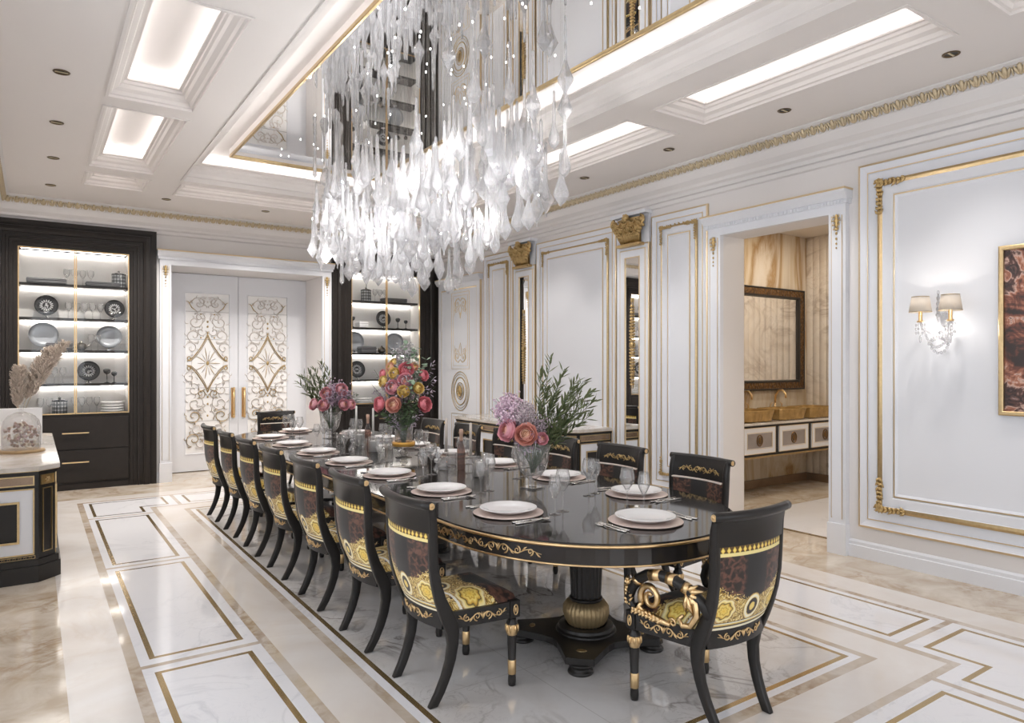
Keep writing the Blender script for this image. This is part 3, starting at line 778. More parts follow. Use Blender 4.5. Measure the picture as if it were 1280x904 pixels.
# --- consoles
greek_z = .145
def console(side, label, loc, L):
    t = thing('console_cabinet', label, 'sideboard', loc)
    S = side; D = .60; c = .10
    def poly(o): return [(0, -o), (D - c, -o), (D + o, c - .0), (D + o, L - c), (D - c, L + o), (0, L + o)]
    PX = lambda u, v, h: (S * u, v, h)
    m = MB(); m.prism(poly(.035), 0, .115, PX); m.prism(poly(.022), .115, .16, PX); m.prism(poly(0), .16, .76, PX); m.prism(poly(.012), .76, .785, PX)
    m.build('body', [black], t, bevel=.003)
    m = MB(); m.prism(poly(.025), .785, .79, PX, 1); m.prism(poly(.03), .79, .822, PX, 0); m.build('top_slab', [m_top, gold], t)
    panels = MB(); lines = MB()
    def face(P, u0, u1):
        # frieze inlay, framed door panel and key band on one face
        bx(panels, P, u0 + .03, u1 - .03, .69, .75, .0, .004, 2)
        lines.frame(P, u0 + .025, u1 - .025, .685, .755, [(0, 0), (0, .009), (.008, .009), (.008, .003)])
        panels.frame(P, u0 + .03, u1 - .03, .20, .66, [(0, 0), (0, .007), (.085, .007), (.085, .0)], [1, 1, 1])
        lines.frame(P, u0 + .025, u1 - .025, .195, .665, [(0, 0), (0, .012), (.009, .012), (.009, .006)])
        lines.frame(P, u0 + .112, u1 - .112, .282, .578, [(0, 0), (0, .016), (.014, .016), (.014, .002)])
        lines.frame(P, u0 + .02, u1 - .02, .165, .187, [(0, 0), (0, .006), (.003, .006), (.003, .0)])
        k = int((u1 - u0 - .06) / .03)
        for i in range(k):
            u = u0 + .03 + (i + .5) * (u1 - u0 - .06) / k
            lines.tube([P(u - .010, .170, .004), P(u - .010, .182, .004), P(u + .006, .182, .004), P(u + .006, .174, .004), P(u - .002, .174, .004)], .0022, 4)
    face(lambda u, v, h: (S * u, -h, v), 0.0, D - c)
    k = 4; seg = (L - 2 * c) / k
    for i in range(k): face(lambda u, v, h: (S * (D + h), u, v), c + i * seg, c + (i + 1) * seg)
    a = Vector((D - c, 0, 0)); b = Vector((D, c, 0)); dd = (b - a); ln = dd.length; dd.normalize(); nn = Vector((dd.y, -dd.x, 0))
    PCf = lambda u, v, h: (S * (a + dd * u + nn * h).x, (a + dd * u + nn * h).y, v)
    lines.frame(PCf, .03, ln - .03, .20, .66, [(0, 0), (0, .008), (.006, .008), (.006, 0)])
    lines.frame(PCf, .015, ln - .015, .685, .755, [(0, 0), (0, .008), (.008, .008), (.008, .004), (.03, .004)], fill=0)
    for q in range(6):
        an = q * PI / 3; lines.tube([PCf(ln / 2, .72, .006), PCf(ln / 2 + .015 * math.cos(an), .72 + .015 * math.sin(an), .012), PCf(ln / 2 + .024 * math.cos(an), .72 + .024 * math.sin(an), .005)], [.004, .006, .002], 5)
    panels.build('inlay_panels', [black, white, bronze_m], t); lines.build('gilt_mounts', [gold], t)
    return t
console(1, 'black, white and gold console cabinet against the left wall', (XL, 6.0, 0), 2.85)
console(-1, 'black, white and gold sideboard against the right wall behind the chairs', (XR - .001, 5.90, 0), 2.6)

# --- fabric
def baroque(name, mode):
    t = NT(name); uv = t.uv(); s = t.sep(uv); u, v = s[0], s[1]
    au = t.math('ABSOLUTE', t.math('SUBTRACT', u, .5))
    asp = t.mapping(uv, scale=(1.0, 1.0, 1))
    wob = t.n('ShaderNodeVectorMath', {'operation': 'MULTIPLY_ADD'}); nz = t.n('ShaderNodeTexNoise', Scale=7.0, Detail=2.0); t.set(nz.inputs['Vector'], asp)
    t.t.links.new(nz.outputs['Color'], wob.inputs[0]); wob.inputs[1].default_value = (.06, .06, 0); t.t.links.new(asp, wob.inputs[2])
    ed = t.vor(wob, 11, 'DISTANCE_TO_EDGE'); sp = t.math('MULTIPLY', t.ramp(ed, [(.02, 1), (.12, .75), (.20, 0)]), t.ramp(t.noise(wob, 16, 2), [(.38, .15), (.55, 1)]))
    leo = t.mix(sp, (.022, .013, .011), (.15, .066, .044))
    stripe = t.ramp(au, [(.15, 1), (.20, 0)])
    basec = t.mix(stripe, leo, (.013, .012, .013))
    # scroll pattern
    sw = t.noise(wob, 6.5, 2.0, .5, 4.0)
    sw2 = t.noise(wob, 21, 2, .5, 1.5)
    swm = t.math('ADD', t.math('MULTIPLY', sw, .8), t.math('MULTIPLY', sw2, .2))
    cr = t.ramp(swm, [(0, (.05, .02, .01)), (.39, (.07, .028, .012)), (.42, (.55, .33, .05)), (.455, (.82, .62, .20)), (.48, (.90, .82, .50)), (.505, (.72, .46, .08)), (.53, (.30, .15, .03)), (.55, (.04, .018, .01)), (.60, (.70, .45, .08)), (.66, (.90, .80, .45)), (1, (.8, .6, .2))])
    def disc(cu, cv, su, sv):
        a = t.math('DIVIDE', t.math('SUBTRACT', u, cu), su); b = t.math('DIVIDE', t.math('SUBTRACT', v, cv), sv)
        return t.math('SQRT', t.math('ADD', t.math('MULTIPLY', a, a), t.math('MULTIPLY', b, b)))
    def medal(col, cu, cv, su, sv, stops, pet=0):
        d = disc(cu, cv, su, sv)
        th = t.math('ARCTAN2', t.math('DIVIDE', t.math('SUBTRACT', v, cv), sv), t.math('DIVIDE', t.math('SUBTRACT', u, cu), su))
        d = t.math('ADD', d, t.math('MULTIPLY', t.math('SINE', t.math('ADD', t.math('MULTIPLY', th, pet), t.math('MULTIPLY', d, 5.0))), .055)) if pet else d
        m = t.math('LESS_THAN', d, 1.0)
        return t.mix(m, col, t.ramp(t.math('ADD', d, t.math('MULTIPLY', t.math('SUBTRACT', sw2, .5), .12)), stops))
    ringst = [(0, (.90, .72, .22)), (.28, (.85, .62, .15)), (.34, (.03, .02, .02)), (.58, (.03, .02, .02)), (.62, (.85, .66, .22)), (.74, (.95, .93, .80)), (.88, (.88, .72, .30)), (.95, (.35, .18, .04)), (1, (.05, .03, .02))]
    rosst = [(0, (.80, .50, .05)), (.2, (.90, .68, .16)), (.3, (.60, .36, .04)), (.42, (.92, .74, .22)), (.56, (.70, .42, .06)), (.64, (.05, .03, .02)), (.72, (.88, .68, .2)), (.86, (.94, .85, .5)), (1, (.4, .2, .04))]
    if mode == 'back':
        lim = t.math('ADD', .36, t.math('MULTIPLY', t.math('MULTIPLY', au, au), .75))
        lim = t.math('ADD', lim, t.math('MULTIPLY', t.math('SUBTRACT', sw2, .5), .25))
        zone = t.math('LESS_THAN', v, lim)
        c = t.mix(zone, basec, cr)
        c = medal(c, .10, .25, .15, .15, rosst, 7); c = medal(c, .90, .25, .15, .15, rosst, 7)
        c = medal(c, .5, .25, .14, .17, ringst)
        # striped hem
        hem = t.math('LESS_THAN', v, .095)
        st = t.ramp(v, [(0, (.90, .84, .62)), (.022, (.90, .84, .62)), (.030, (.04, .02, .01)), (.05, (.75, .55, .15)), (.07, (.92, .88, .7)), (.085, (.06, .03, .01))], 'CONSTANT')
        c = t.mix(hem, c, st)
        # beaded gold band on top
        bead = t.math('ABSOLUTE', t.math('SUBTRACT', t.math('FRACT', t.math('MULTIPLY', u, 15)), .5))
        bd = t.ramp(t.math('ADD', bead, t.math('MULTIPLY', t.math('ABSOLUTE', t.math('SUBTRACT', v, .955)), 9)), [(.12, (.92, .72, .20)), (.3, (.8, .55, .08)), (.42, (.1, .05, .01))])
        bc = t.mix(t.math('LESS_THAN', v, .925), bd, (.88, .74, .32))
        c = t.mix(t.math('GREATER_THAN', v, .885), c, bc)
    elif mode == 'front':
        zone = t.math('LESS_THAN', v, t.math('ADD', .34, t.math('MULTIPLY', au, .5)))
        c = t.mix(zone, basec, cr); c = medal(c, .5, .2, .16, .17, ringst)
        c = t.mix(t.math('GREATER_THAN', v, .975), c, (.75, .62, .55))
    else:
        lim = t.math('ADD', .52, t.math('MULTIPLY', au, .38)); lim = t.math('ADD', lim, t.math('MULTIPLY', t.math('SUBTRACT', sw2, .5), .3))
        zone = t.math('LESS_THAN', v, lim)
        c = t.mix(zone, basec, cr)
        c = medal(c, .86, .42, .19, .20, rosst, 8); c = medal(c, .14, .42, .19, .20, rosst, 8)
        c = medal(c, .5, .20, .17, .15, ringst)
        band = t.math('ABSOLUTE', t.math('SUBTRACT', t.math('ADD', v, t.math('MULTIPLY', au, -.35)), .06))
        c = t.mix(t.math('LESS_THAN', band, .018), c, (.90, .88, .80))
    return t.pbr(c, .5, 0.0, Sheen_Weight=.15)
fab_back, fab_front, fab_seat = baroque('printed_fabric_back', 'back'), baroque('printed_fabric_front', 'front'), baroque('printed_fabric_seat', 'seat')
piping = M_plain('pale_piping', (.78, .70, .62), .5)

PROFC = [(.925, -.250, .030), (.90, -.240, .034), (.86, -.232, .038), (.80, -.228, .040), (.72, -.226, .041), (.64, -.222, .043), (.56, -.208, .048), (.49, -.186, .056), (.42, -.155, .070), (.37, -.133, .074), (.33, -.120, .064), (.27, -.116, .053), (.20, -.126, .048), (.13, -.147, .046), (.06, -.178, .046), (.0, -.212, .044)]
def ycurve(z):
    for (z0, y0, _), (z1, y1, _) in zip(PROFC, PROFC[1:]):
        if z <= z0 and z >= z1: return y1 + (y0 - y1) * (z - z1) / (z0 - z1)
    return PROFC[0][1] if z > .9 else PROFC[-1][1]
def make_chair(arm=False):
    t = thing('dining_armchair' if arm else 'dining_chair', 'x', 'chair')
    k = 1.12 if arm else 1.0
    xw = lambda z: (.188 + .036 * min(1, max(0, z / .8)) ** .8) * (.96 if arm else 1)
    # side posts with sabre rear legs
    for s in (-1, 1):
        m = MB(); w = .031; vs = []
        for z, y, th in PROFC:
            x = s * xw(z)
            if arm and z < .4: x = s * (.165 + (xw(.4) - .165) * z / .4)
            vs += [(x - w / 2, y - th / 2, z), (x + w / 2, y - th / 2, z), (x + w / 2, y + th / 2, z), (x - w / 2, y + th / 2, z)]
        n = len(PROFC); fs = [(4 * i + q, 4 * i + (q + 1) % 4, 4 * i + 4 + (q + 1) % 4, 4 * i + 4 + q) for i in range(n - 1) for q in range(4)]
        fs += [(0, 1, 2, 3), tuple(4 * (n - 1) + q for q in range(4))]
        m.add(vs, fs, 0, False); o = m.build('rear_leg', [black], t, bevel=.006)
        for p in o.data.polygons: p.use_smooth = True
    # crest rail with rolled top
    m = MB(); N = 12; wd = xw(.85) + .01
    def cy(s, z): return ycurve(z) - .038 * (1 - (2 * s - 1) ** 2)
    for off, fl in ((-.017, False), (.017, True)):
        m.grid(lambda s, q: ((s - .5) * 2 * wd, cy(s, .795 + .13 * q) + off, .795 + .13 * q), N, 4, flip=fl)
    m.grid(lambda s, q: ((s - .5) * 2 * wd, cy(s, .795) - .017 + .034 * q, .795), N, 1)
    m.tube([((s / N - .5) * 2 * (wd + .022), cy(s / N, .92) - .004, .922) for s in range(N + 1)], .021, 12)
    c = m.build('crest_rail', [black], t, recalc=True)
    for s in (-1, 1):
        g = MB(); x = s * (wd + .021); y = cy(0, .92) - .004
        g.tube([(x, y, .922), (x + s * .004, y, .922)], .015, 14, 0, smooth=False); g.tube([(x, y, .922), (x + s * .007, y, .922)], .006, 10, 0)
        g.build('rosette', [goldb], c)
    g = MB(); scrollwork(g, lambda u, v, h: (u, ycurve(v) - .038 * (1 - (u / wd) ** 2) + .018 + h, v), 0, .852, .34, .045, .0032, n=3)
    g.build('gilt_scroll', [goldleaf], c)
    # upholstered back
    m = MB(); z0, z1 = .425, .795; wf = lambda z: xw(z) - .012
    m.grid(lambda s, q: ((s - .5) * 2 * wf(z0 + (z1 - z0) * q), cy(s, z0 + (z1 - z0) * q) - .018, z0 + (z1 - z0) * q), N, 10, 0)
    m.grid(lambda s, q: ((s - .5) * 2 * wf(z0 + (z1 - z0) * q) * .97, cy(s, z0 + (z1 - z0) * q) + .014 + .020 * (math.sin(PI * min(max(s, .0), 1)) ** .35) * (math.sin(PI * (q * .96 + .02)) ** .3), z0 + (z1 - z0) * q), 18, 12, 1)
    m.grid(lambda s, q: ((s - .5) * 2 * wf(z1), cy(s, z1) - .018 + .035 * q, z1 - .001), N, 1, 2, uv=False)
    bk = m.build('back_upholstery', [fab_back, fab_front, piping], t, recalc=False)
    p = MB(); p.tube([((s / 16 - .5) * 2 * wf(z1) * .96, cy(s / 16, z1) + .027, z1 - .006) for s in range(17)], .0055, 6); p.build('piping', [piping], bk)
    # rear seat rail with scroll
    m = MB(); wz = xw(.38) - .01
    yr = lambda s: -.155 - .035 * (1 - (2 * s - 1) ** 2)
    for off in (-.014, .016): m.grid(lambda s, q: ((s - .5) * 2 * wz, yr(s) + off + (.02 - .04 * (1 - q)) * 0, .345 + .085 * q), N, 1)
    for z in (.345, .43): m.grid(lambda s, q: ((s - .5) * 2 * wz, yr(s) - .014 + .03 * q, z), N, 1)
    rr_ = m.build('rear_rail', [black], t)
    g = MB(); scrollwork(g, lambda u, v, h: (u, yr(u / wz / 2 + .5) - .0145 - h, v), 0, .388, .29, .042, .0032, n=2); g.build('gilt_scroll', [goldb], rr_)
    # seat frame
    fw, rw = .238 * k, .192 * (1 if not arm else 1.02); fy, ry = .225, -.15
    m = MB()
    poly = [(-rw, ry), (rw, ry), (fw, fy - .03), (fw - .03, fy)] + [(fw * .8 * math.cos(PI * i / 8), fy + .022 * math.sin(PI * i / 8)) for i in range(1, 8)] + [(-fw + .03, fy), (-fw, fy - .03)]
    m.prism(poly, .335, .412); sf = m.build('seat_frame', [black], t, bevel=.004)
    g = MB()
    for s in (-1, 1):
        A = Vector((s * rw, ry, 0)); B = Vector((s * fw, fy - .03, 0)); d = (B - A).normalized(); nn = Vector((d.y, -d.x, 0)) * s
        scrollwork(g, lambda u, v, h: tuple(A + d * u + nn * (h + .0005) + Vector((0, 0, v))), .19, .374, .25, .044, .0032, n=2)
        # oval bosses on the corner blocks
        for P_ in (lambda a, b: (s * (fw + .008), fy - .018 + a, .375 + b),):
            g.tube([P_(.011 * math.cos(i * PI / 8), .024 * math.sin(i * PI / 8)) for i in range(16)], .0035, 5, closed=True); g.ell(P_(0, 0), .005, .006, .013)
        g.tube([(s * (fw - .02) + .011 * math.cos(i * PI / 8), fy + .009, .375 + .024 * math.sin(i * PI / 8)) for i in range(16)], .0035, 5, closed=True); g.ell((s * (fw - .02), fy + .009, .375), .006, .005, .013)
    scrollwork(g, lambda u, v, h: (u, fy + .022 * math.sqrt(max(0, 1 - (u / (fw * .8)) ** 2)) + h, v), 0, .374, .26, .044, .003, n=2)
    g.build('gilt_scroll', [goldb], sf)
    for s in (-1, 1):
        m = MB(); m.box(s * (fw - .02) - .028, s * (fw - .02) + .028, fy - .046, fy + .008, .335, .418); m.build('corner_block', [black], sf, bevel=.004)
    # cushion
    m = MB()
    def cus(u, v):
        y = ry + .005 + (fy - ry - .005) * v; w = rw + (fw - rw) * v - .012
        e = min(1, 4.2 * min(u, 1 - u), 4.2 * min(v, 1 - v) + .25)
        return ((u - .5) * 2 * w, y, .408 + .058 * math.sin(e * PI / 2) ** .7 + .012 * math.sin(PI * u) * math.sin(PI * v))
    m.grid(cus, 16, 16); m.build('seat_cushion', [fab_seat], t, recalc=False)
    # turned front legs
    for s in (-1, 1):
        m = MB()
        prof = [(0, .337), (.021, .337), (.021, .318), (.027, .312), (.029, .300), (.030, .262), (.024, .248), (.022, .245), (.0235, .24), (.019, .128), (.0215, .124), (.0205, .060), (.017, .056), (.0195, .045), (.0205, .025), (.017, .004), (0, 0)]
        mi = [0, 0, 0, 0, 1, 1, 0, 0, 0, 1, 1, 0, 0, 0, 0, 0]
        m.lathe(prof, 20, 0, (s * (fw - .022), fy - .02, 0), flute=.10, fl_n=10, mis=mi)
        for i in range(8):
            a = i * PI / 4; q = (s * (fw - .022) + .029 * math.cos(a), fy - .02 + .029 * math.sin(a))
            m.ell((q[0], q[1], .282), .007, .007, .02, None, 1, 5, 4)
        m.build('front_leg', [black, goldb], t)
    if arm:
        for s in (-1, 1):
            x0, x1 = s * xw(.55), s * (fw - .01)
            path = [(-.20, .49), (-.16, .545), (-.10, .588), (-.03, .612), (.04, .619), (.11, .605), (.165, .572), (.205, .525), (.222, .48), (.212, .445), (.18, .425)]
            pts = [(x0 + (x1 - x0) * min(1, (y + .2) / .25), y, z) for y, z in path]
            m = MB(); m.tube(pts, [.022, .024, .025, .025, .025, .025, .025, .023, .021, .018, .014], 10, 0); a_ = m.build('arm', [black], t)
            g = MB()
            for i, (wl) in ((2, .016), (3, .022), (4, .036), (6, .012)):
                p0, p1 = Vector(pts[i]), Vector(pts[i + 1]); d = (p1 - p0).normalized(); g.tube([p0 - d * wl * .3, p0 + d * wl * 1.4], .0265, 10)
            xm = x0 + (x1 - x0) * .5
            Q = lambda u, v, h: (x1 + s * (h - .002), u, v)
            # front scroll with leaf, rear acanthus
            g.tube([Q(a, b, 0) for a, b in spiral(.095, .505, .062, .014, -.6, 1.45, 22)], [.017 - .0004 * i for i in range(23)], 7)
            g.tube([Q(a, b, 0) for a, b in ((.15, .47), (.17, .44), (.12, .425), (.04, .42), (-.02, .418))], [.012, .018, .014, .016, .008], 6)
            leafy(g, Q, [(.222, .44 + .018 * i) for i in range(7)], .036, 3, h=.014)
            leafy(g, Q, [(.03 + .022 * i, .425) for i in range(8)], .032, 4, h=.016)
            Q2 = lambda u, v, h: (x0 + (x1 - x0) * min(1, (u + .2) / .25) + s * (h + .004), u, v)
            for j, (a1, ln) in enumerate(((-2.9, .07), (2.9, .075), (2.5, .06), (-2.4, .085), (-1.9, .10), (-1.5, .085))):
                g.tube([Q2(-.10, .578, 0), Q2(-.10 + ln * .5 * math.cos(a1), .578 + ln * .6 * math.sin(a1), .014), Q2(-.10 + ln * math.cos(a1), .578 + ln * math.sin(a1), .004)], [.012, .013, .004], 6)
            g.tube([Q2(-.10, .58, .0), Q2(-.145, .54, .01), Q2(-.15, .49, .012), Q2(-.12, .44, .01), Q2(-.08, .43, .008), Q2(-.06, .455, .006), Q2(-.08, .475, .004)], [.014, .016, .015, .014, .012, .010, .007], 7)
            g.tube([Q2(a, b, .004) for a, b in spiral(-.03, .43, .02, .006, 0, 1.2, 10)], .005, 5)
            g.build('gilt_scroll', [goldleaf if False else goldb], a_)
    return t
lefty = [2.97, 3.70, 4.46, 5.22, 5.95, 6.69, 7.44]; righty = [3.07, 3.82, 4.57, 5.30, 6.04, 6.78, 7.50]
ordn = ['nearest', 'second', 'third', 'fourth', 'fifth', 'sixth', 'farthest']
ch = make_chair(False)
for i, y in enumerate(lefty):
    o = ch if i == 0 else dup(ch)
    o.location = (1.692, y, 0); o.rotation_euler = (0, 0, -PI / 2)
    o['label'] = ['black and gold chair with printed back, left side of the table, nearest the camera', 'black and gold chair on the left side of the table, second from the camera', 'black and gold chair on the left side of the table, third from the camera', 'black and gold chair at the middle of the left side of the table', 'black and gold chair on the left side of the table, third from the door end', 'black and gold chair on the left side of the table, second from the door end', 'black and gold chair on the left side of the table, nearest the double door'][i]
    o['group'] = 'dining chairs along the left side of the table'
for i, y in enumerate(righty):
    o = dup(ch, (3.375, y, 0), PI / 2)
    o['label'] = ['black chair with leopard back across the table, nearest the washroom doorway', 'black chair with gilt scroll across the table, in front of the mirror pilaster and sideboard', 'black chair across the table, behind the near vase and olive branches', 'black chair across the table, left of the near pink peonies', 'black chair across the table, behind the paired tapers', 'black chair across the table, just right of the tall bouquet', 'black chair farthest along the right side of the table, behind the tall bouquet'][i]
    o['group'] = 'dining chairs along the right side of the table'
ac = make_chair(True); ac['label'] = 'black and gold armchair with scrolled arms at the near head of the table'; ac.location = (2.525, 2.11, 0); ac['group'] = 'armchairs at the heads of the table'
a2 = dup(ac, (2.56, 8.82, 0), PI, 'black and gold armchair at the far head of the table, before the double door')

# --- dining table
TC, TA, TB, TY0, TY1, TN = 2.515, .80, .95, 2.13, 8.46, 2.1
def outline(o=0, n=40):
    pts = []
    for k in range(n + 1):
        a = PI * k / n; c, s = math.cos(a), math.sin(a)
        x = (TA - o) * (abs(c) ** (2 / TN)) * (1 if c > 0 else -1); y = (TB - o) * (abs(s) ** (2 / TN))
        pts.append((TC + x, TY1 - TB + y))
    far = pts
    near = [(2 * TC - x, TY0 + TY1 - y) for x, y in pts]
    return far + near
t = thing('dining_table', 'long black lacquered dining table with gilt edge and rounded ends', 'table', (0, 0, 0))
m_tabletop = M_plain('table_black_gloss', (.030, .027, .026), .07)
m = MB(); m.prism(outline(0), .738, .76); m.build('tabletop', [m_tabletop], t, bevel=.004)
m = MB(); m.prism(outline(.012), .655, .738); ap = m.build('apron', [m_tabletop], t)
m = MB()
m.tube([(x, y, .745) for x, y in outline(-.002, 60)], .0075, 6, closed=True); m.tube([(x, y, .656) for x, y in outline(.011, 60)], .005, 6, closed=True)
m.build('gilt_edge', [goldb], t)
ol = outline(.012, 120)
def apron_orn(px_, py_, L, nm):
    # walk the outline from the nearest point
    i0 = min(range(len(ol)), key=lambda i: (ol[i][0] - px_) ** 2 + (ol[i][1] - py_) ** 2)
    def at(u):
        i = i0; r = abs(u); sg = 1 if u > 0 else -1
        while True:
            a, b = ol[i % len(ol)], ol[(i + sg) % len(ol)]
            d = math.hypot(b[0] - a[0], b[1] - a[1])
            if d >= r:
                f = r / d if d else 0; p = (a[0] + (b[0] - a[0]) * f, a[1] + (b[1] - a[1]) * f)
                tx, ty = (b[0] - a[0]) / (d or 1) * sg, (b[1] - a[1]) / (d or 1) * sg
                return p, (ty, -tx)
            r -= d; i += sg
    def P(u, v, h):
        p, n_ = at(u); return (p[0] + n_[0] * h, p[1] + n_[1] * h, v)
    g = MB(); scrollwork(g, P, 0, .698, L, .048, .0034, n=3, h=.001); return g.build(nm, [goldb], ap)
for s in (-1, 1):
    apron_orn(TC + s * .73, 2.70, .46, 'gilt_scroll')
    apron_orn(TC + s * .73, TY0 + TY1 - 2.70, .46, 'gilt_scroll')
    for k in range(6): apron_orn(TC + s * TA, 3.36 + .75 * k + .02, .40, 'gilt_scroll')
for yc in (2.93, 5.30, 7.66):
    m = MB()
    pf = [(0, .655), (.16, .655), (.16, .64), (.12, .60), (.10, .585), (.098, .57)]
    m.lathe(pf, 36, 0, (TC, yc, 0))
    m.lathe([(.098, .57), (.084, .27)], 72, 0, (TC, yc, 0), flute=.10, fl_n=18)
    m.lathe([(.084, .27), (.092, .265), (.092, .258), (.086, .25)], 36, 0, (TC, yc, 0))
    m.lathe([(.115, .122), (.150, .118), (.152, .10), (.165, .095), (.168, .075), (.0, .075)], 36, 0, (TC, yc, 0))
    # concave sided base on four scrolled feet
    poly = []
    for q in range(4):
        a0 = PI / 4 + q * PI / 2
        for i in range(-2, 3): poly.append((TC + .40 * math.cos(a0 + i * .09), yc + .40 * math.sin(a0 + i * .09)))
        for i in range(1, 6):
            a = a0 + .18 + (PI / 2 - .36) * i / 6; r = .40 - .17 * math.sin(PI * i / 6) ** .7
            poly.append((TC + r * math.cos(a), yc + r * math.sin(a)))
    m.prism(poly, .05, .085)
    pe = m.build('pedestal', [black], t, bevel=.003)
    g = MB(); g.lathe([(.086, .25), (.108, .245), (.128, .215), (.130, .185), (.118, .145), (.105, .125), (.10, .12)], 96, 0, (TC, yc, 0), flute=.10, fl_n=30)
    g.build('gilt_gadroon', [M_plain('matte_gilding', (.48, .36, .20), .5, .75, .15, 50)], pe)
    for q in range(4):
        a0 = PI / 4 + q * PI / 2; f = MB()
        f.lathe([(0, .052), (.060, .052), (.064, .045), (.052, .036), (.050, .022), (.062, .016), (.066, .006), (.062, 0), (0, 0)], 24, 0, (TC + .355 * math.cos(a0), yc + .355 * math.sin(a0), 0))
        f.build('foot', [black], pe)
    f = MB()
    for q in range(4):
        a0 = PI / 4 + q * PI / 2; f.ell((TC + .30 * math.cos(a0), yc + .30 * math.sin(a0), .086), .03, .018, .004, Euler((0, 0, a0 + PI / 2)))
    f.build('gilt_boss', [gold], pe)
# ================================================================== TABLEWARE
TZ = .76
def proto(fn, name, mats, **kw):
    m = MB(); fn(m); return m.build(name, mats, **kw)
seatinfo = []
for i, y in enumerate(lefty): seatinfo.append((2.07, y + .07, -PI / 2, ['nearest the camera on the left side', 'second from the camera on the left side', 'third from the camera on the left side', 'at the middle of the left side', 'third from the door on the left side', 'second from the door on the left side', 'nearest the door on the left side'][i]))
for i, y in enumerate(righty): seatinfo.append((3.00, y - .04, PI / 2, ['nearest the camera on the right side', 'second from the camera on the right side', 'third from the camera on the right side', 'at the middle of the right side', 'third from the door on the right side', 'second from the door on the right side', 'nearest the door on the right side'][i]))
seatinfo.append((2.526, 2.487, 0, 'at the near head of the table')); seatinfo.append((2.515, 8.10, PI, 'at the far head of the table'))
def lathe_obj(name, prof, mats, seg=32, mis=None):
    m = MB(); m.lathe(prof, seg, 0, mis=mis); return m.build(name, mats)
P_ch = lathe_obj('charger', [(0, .001), (.11, .001), (.185, .005), (.187, .007), (.185, .009), (.12, .005), (0, .005)], charger_m, 48)
P_pl = lathe_obj('dinner_plate', [(0, .0), (.095, .0), (.10, .003), (.150, .020), (.153, .022), (.152, .025), (.145, .024), (.108, .012), (.10, .007), (0, .006)], china, 48)
def fork(m):
    m.tube([(0, -.105, .005), (0, -.03, .0045), (0, .03, .008), (0, .045, .006)], [.0085, .005, .0045, .008], 8, flat=.5)
    m.tube([(0, .045, .005), (0, .065, .003), (0, .072, .003)], [.006, .012, .011], 8, flat=.25)
    for x in (-.0085, -.003, .003, .0085): m.tube([(x, .068, .003), (x, .085, .004), (x * .95, .103, .008)], [.0023, .0023, .0014], 5)
def knife(m):
    m.tube([(0, -.11, .004), (0, -.02, .004), (0, .0, .004)], [.0095, .008, .0065], 8, flat=.55)
    m.tube([(0, .0, .004), (.001, .05, .004), (.002, .09, .004), (-.002, .118, .004)], [.008, .012, .012, .002], 8, flat=.18)
def spoon(m):
    m.tube([(0, -.105, .005), (0, -.03, .0045), (0, .035, .008), (0, .05, .006)], [.0085, .005, .0045, .006], 8, flat=.5)
    m.grid(lambda u, v: ((u - .5) * .040 * math.sin(PI * (.06 + .88 * v)) ** .7, .045 + .062 * v, .004 + .010 * ((2 * u - 1) ** 2 + (2 * v - 1) ** 2) * .5), 6, 8, uv=False)
P_fk = proto(fork, 'dinner_fork', chrome); P_kn = proto(knife, 'table_knife', chrome)
P_sp = proto(spoon, 'table_spoon', chrome, solid=.0012)
def gl(prof_out, th=.0012):
    # closed wall: outer up then inner down
    return prof_out
def wine_prof(h, rb, rt, hs, rf=.034):
    hb = h - hs; out = [(0, 0), (rf, 0), (rf, .0015), (.012, .005), (.0045, .012), (.004, hs * .6), (.005, hs - .006), (.012, hs)]
    N = 9; o2 = []
    for i in range(1, N + 1):
        t = i / N; r = rb * math.sin(min(1, t * 1.65) * PI / 2) ** .75
        if t > .45: r = rb + (rt - rb) * ((t - .45) / .55) ** 1.5
        o2.append((r, hs + hb * t))
    inn = [(r - .0012, z) for r, z in reversed(o2)]
    return out + o2 + inn + [(.008, hs + .004), (0, hs + .003)]
P_wg = lathe_obj('wine_glass', wine_prof(.225, .042, .031, .105), glass, 28)
P_fl = lathe_obj('tulip_glass', wine_prof(.210, .034, .024, .085, .032), glass, 28)
first = {}
def place(pt, loc, rz, label, cat, group):
    o = pt if pt.name not in first else pt.copy()
    if pt.name in first: COL.objects.link(o)
    first[pt.name] = 1
    o.location = loc; o.rotation_euler = (0, 0, rz); tag(o, label, cat, group); return o
for k, (x, y, rz, nm) in enumerate(seatinfo):
    c, s = math.cos(rz), math.sin(rz)
    L = lambda a, b: (x + a * c - b * s, y + a * s + b * c)
    place(P_ch, (x, y, TZ), rz, 'blush round charger under the plate ' + nm, 'charger plate', 'charger plates on the table')
    place(P_pl, (x + .003, y + .004, TZ + .010), rz, 'white rimmed dinner plate ' + nm, 'plate', 'white dinner plates on the table')
    a = .02
    place(P_fk, (*L(-.215, 0), TZ), rz + a, 'inner steel fork at the setting ' + nm, 'fork', 'forks on the table'); place(P_fk, (*L(-.245, -.01), TZ), rz + a, 'outer steel fork at the setting ' + nm, 'fork', 'forks on the table')
    place(P_kn, (*L(.210, -.005), TZ), rz - a, 'steel knife beside the plate ' + nm, 'knife', 'knives on the table'); place(P_sp, (*L(.245, -.015), TZ), rz - a, 'steel spoon beside the plate ' + nm, 'spoon', 'spoons on the table')
    place(P_fl, (*L(.17, .18), TZ), rz, 'slim tulip wine glass by the plate ' + nm, 'glass', 'tulip glasses on the table'); place(P_wg, (*L(.13, .265), TZ), rz, 'larger round wine glass by the plate ' + nm, 'glass', 'wine glasses on the table')

